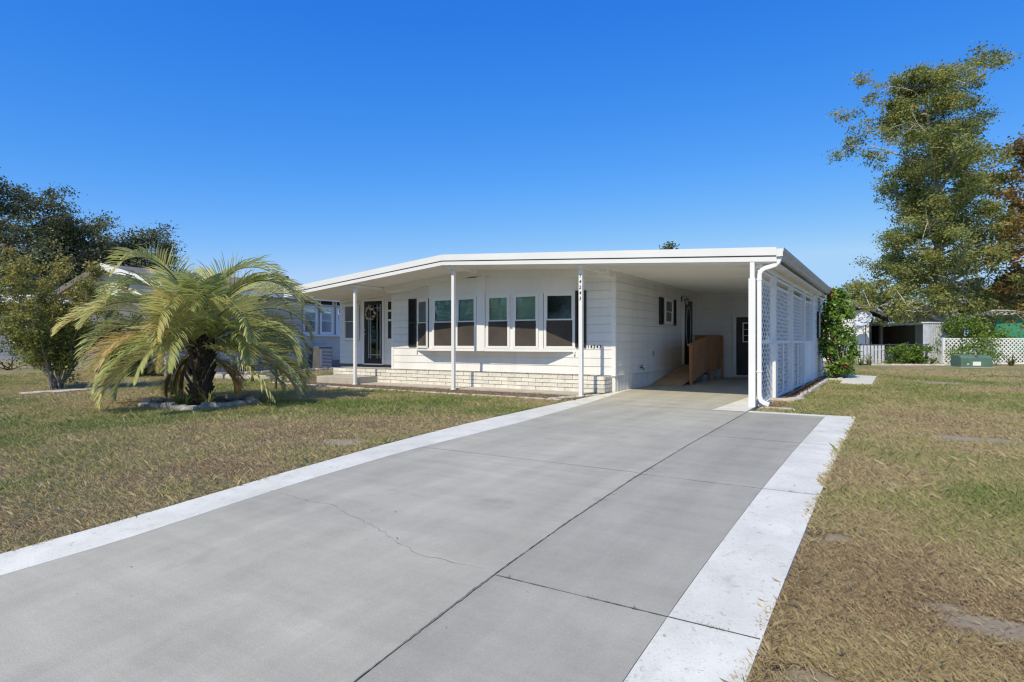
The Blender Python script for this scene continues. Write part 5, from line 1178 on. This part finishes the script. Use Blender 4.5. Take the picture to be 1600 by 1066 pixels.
# chain-link fence along the back of the side lawn
fa, fb2 = at(1332, 540, 31.0), at(1448, 540, 30.6); fa[2] = fb2[2] = .03
cl = thing('chain_link_fence', tuple(fa), 'low dark chain-link fence behind the plants of the back border', 'fence')
dv = fb2 - fa; Lc = np.linalg.norm(dv); dv /= Lc
for k in range(5): p_ = fa + dv * Lc * k / 4; MB().tube([p_, p_ + upv * 1.05], .03, 6).build('post', M['chain'], cl)
MB().tube([fa + upv * 1.0, fb2 + upv * 1.0], .02, 6).build('top_rail', M['chain'], cl)
b = MB(); s = -1.0
while s < Lc:
    for sg in (1, -1):
        a0, a1 = max(0, s), min(Lc, s + 1.0)
        if a1 > a0:
            z0_, z1_ = (a0 - s, a1 - s); 
            if sg < 0: z0_, z1_ = 1 - z0_, 1 - z1_
            b.bar(fa + dv * a0 + upv * (z0_ * .98 + .02), fa + dv * a1 + upv * (z1_ * .98 + .02), .006, .006)
    s += .075
o = b.build('mesh_wire', M['chain'], cl); o['kind'] = 'stuff'
bp = thing('picket_gate', tuple(fa), 'grey weathered picket panel right of the flowering shrub', 'fence')
for k in range(9): q = fa + dv * (.05 + k * .17) - np.array([dv[1], -dv[0], 0]) * -.12; MB().obox(q + upv * .48, dv * .06, np.array([-dv[1], dv[0], 0]) * .012, upv * .48).build('picket', M['galv'], bp)
for z in (.25, .75): MB().bar(fa + dv * 0 + upv * z + np.array([-dv[1], dv[0], 0]) * .15, fa + dv * 1.5 + upv * z + np.array([-dv[1], dv[0], 0]) * .15, .04, .07).build('rail', M['galv'], bp)
# its border of pale stones
be = bed('back_bed', [tuple((fa - np.array([-dv[1], dv[0], 0]) * k)[:2]) for k in (.1, 2.0)] + [tuple((fb2 - np.array([-dv[1], dv[0], 0]) * k)[:2]) for k in (2.0, .1)], .012, M['soil'])
for i in range(12):
    q = fa + dv * Lc * (i + .5) / 12 - np.array([-dv[1], dv[0], 0]) * 2.05; piece('edging_block', km[i % 4], be, (q[0], q[1], gz(q[1])), (0, 0, math.atan2(dv[1], dv[0]) + rg.uniform(-.05, .05)), (.6, 1.2, 1.0))

# white lattice fence on the right
la, lb = at(1474, 540, 30.2), at(1680, 540, 30.2); la[2] = lb[2] = .04
lf = thing('lattice_fence', tuple(la), 'white diagonal lattice fence along the right rear lawn', 'fence')
ang = math.atan2((lb - la)[1], (lb - la)[0]); Ll = np.linalg.norm(lb - la); dl = (lb - la) / Ll
npan = 3; lm = lattice(None, 0, Ll / npan - .1, 0, 1.22, 0, .20, .055, .012, plane='y')
for k in range(npan):
    me = lm.mesh('lattice_panel', M['white']); q = la + dl * (k * Ll / npan + .05); o = piece('lattice_panel', me, lf, (q[0], q[1], q[2] + .05), (0, 0, ang)); o['kind'] = 'stuff'
for k in range(npan + 1):
    q = la + dl * k * Ll / npan; MB().obox(q + upv * .66, dl * .05, np.array([-dl[1], dl[0], 0]) * .05, upv * .68).build('post', M['white'], lf)
for z in (.05, 1.29): MB().bar(la + upv * z, lb + upv * z, .03, .05).build('rail', M['white'], lf)

# green pad-mounted utility box
ub = at(1518, 565, 27.0); ub[2] = gz(ub[1]) - .02
bx_ = thing('utility_box', tuple(ub), 'low dark green metal utility box on the back lawn with a white label', 'utility box')
ea = YAW + R(-6); e1 = Vector((math.cos(ea), math.sin(ea), 0)); e2 = Vector((-math.sin(ea), math.cos(ea), 0)); ez = Vector((0, 0, 1)); U = Vector(ub)
vs = []
for s in (-.64, .64): vs += [tuple(U + e1 * s + e2 * d + ez * z) for d, z in ((-.36, 0), (-.36, .44), (-.22, .55), (.4, .57), (.4, 0))]
MB().add(vs, [(4, 3, 2, 1, 0), (5, 6, 7, 8, 9)] + [(i, i + 1, i + 6, i + 5) for i in range(4)] + [(4, 0, 5, 9)]).build('cabinet', M['greenbox'], bx_, bevel=.02)
MB().obox(U + e1 * .0 - e2 * .365 + ez * .19, e1 * .165, e2 * .003, ez * .085).build('white_label', M['white'], bx_); MB().obox(U + e1 * .02 - e2 * .30 + ez * .505, e1 * .06, (e2 * .14 + ez * .11) * .3, (ez * .14 - e2 * .11) * .02).build('lock', M['darkbark'], bx_)
MB().obox(U - e1 * .36 - e2 * .365 + ez * .17, e1 * .045, e2 * .003, ez * .02).build('tag', M['white'], bx_)
MB().obox(U + e2 * .02 + ez * .01, e1 * .70, e2 * .45, ez * .03).build('base_pad', M['concrete'], bx_)

# green house behind
ga = at(1556, 540, 46)
gh = thing('green_house', (ga[0] + 5, ga[1] + 3, 0), 'bright green house with pale roof edge behind the lattice fence', 'house')
MB().obox((ga[0] + 5.5 * _c, ga[1] + 5.5 * _s, 1.6), Vector((_c, _s, 0)) * 5.5, Vector((-_s, _c, 0)) * .1, Vector((0, 0, 1.6))).build('front_wall', M['greenwall'], gh)
b = MB(); fx_ = np.array([_c, _s, 0]); fy_ = np.array([-_s, _c, 0]); g_ = np.array([ga[0], ga[1], 0])
b.add([g_ - fx_ * .6 - fy_ * .6 + upv * 3.15, g_ + fx_ * 11.5 - fy_ * .6 + upv * 3.75, g_ + fx_ * 11.5 + fy_ * 6 + upv * 3.95, g_ - fx_ * .6 + fy_ * 6 + upv * 3.35, g_ - fx_ * .6 - fy_ * .6 + upv * 3.33, g_ + fx_ * 11.5 - fy_ * .6 + upv * 3.93, g_ + fx_ * 11.5 + fy_ * 6 + upv * 4.13, g_ - fx_ * .6 + fy_ * 6 + upv * 3.53], [(3, 2, 1, 0), (4, 5, 6, 7), (0, 1, 5, 4), (1, 2, 6, 5), (2, 3, 7, 6), (3, 0, 4, 7)]); b.build('roof', M['gutter'], gh)
for s in (3.2, 6.5): MB().obox(g_ + fx_ * s - fy_ * .12 + upv * 1.9, fx_ * .55, fy_ * .03, upv * .6).build('window', M['white'], gh); MB().obox(g_ + fx_ * s - fy_ * .155 + upv * 1.9, fx_ * .47, fy_ * .01, upv * .52).build('pane', M['interior'], gh)

# across the street, seen only as reflections in the windows
ch = thing('opposite_house', (-12, -48, -2.2), 'low house across the street reflected in the front windows', 'house')
quick('wall', M['tan'], ch, (-22, -6, -52, -44, -2.3, .9)); b = MB()
b.add([(-23, -43.2, .9), (-5, -43.2, .9), (-5, -53, .9), (-23, -53, .9), (-21, -48, 2.6), (-7, -48, 2.6)], [(0, 1, 5, 4), (1, 2, 5), (2, 3, 4, 5), (3, 0, 4)]); b.build('roof', M['dkshingle'], ch)
for x in (-19, -14.5, -10): wn = quick('window', M['white'], ch, (x, x + 1.6, -44.0, -43.95, -1.2, .2)); quick('pane', M['interior'], wn, (x + .1, x + 1.5, -43.949, -43.94, -1.1, .1))
for i, (x, y, H, rr) in enumerate(((-28, -50, 11, 5), (-16, -60, 13, 6), (-4, -56, 12, 5.5), (-38, -46, 12, 6), (8, -55, 12, 6))):
    make_tree('street_tree', (x, y, -2.3), H, .35, .16, (lambda R_: (lambda s, a: R_ * math.sqrt(max(.03, 1 - (s * .95) ** 2))))(rr), 22, 26, .45, 1.1, FOL['oak'], M['darkbark'], 200 + i, ['round tree left of the opposite house', 'tree behind the opposite house', 'tree right of the opposite house', 'leftmost tree across the street', 'rightmost tree across the street'][i], 'tree', 'trees across the street', (0, 0), .4, 5, trunk_top=.85)
blades('lawn_grass', 1700000, 1.7, 30, 1, 'patchy short lawn grass, half green and half dry straw')
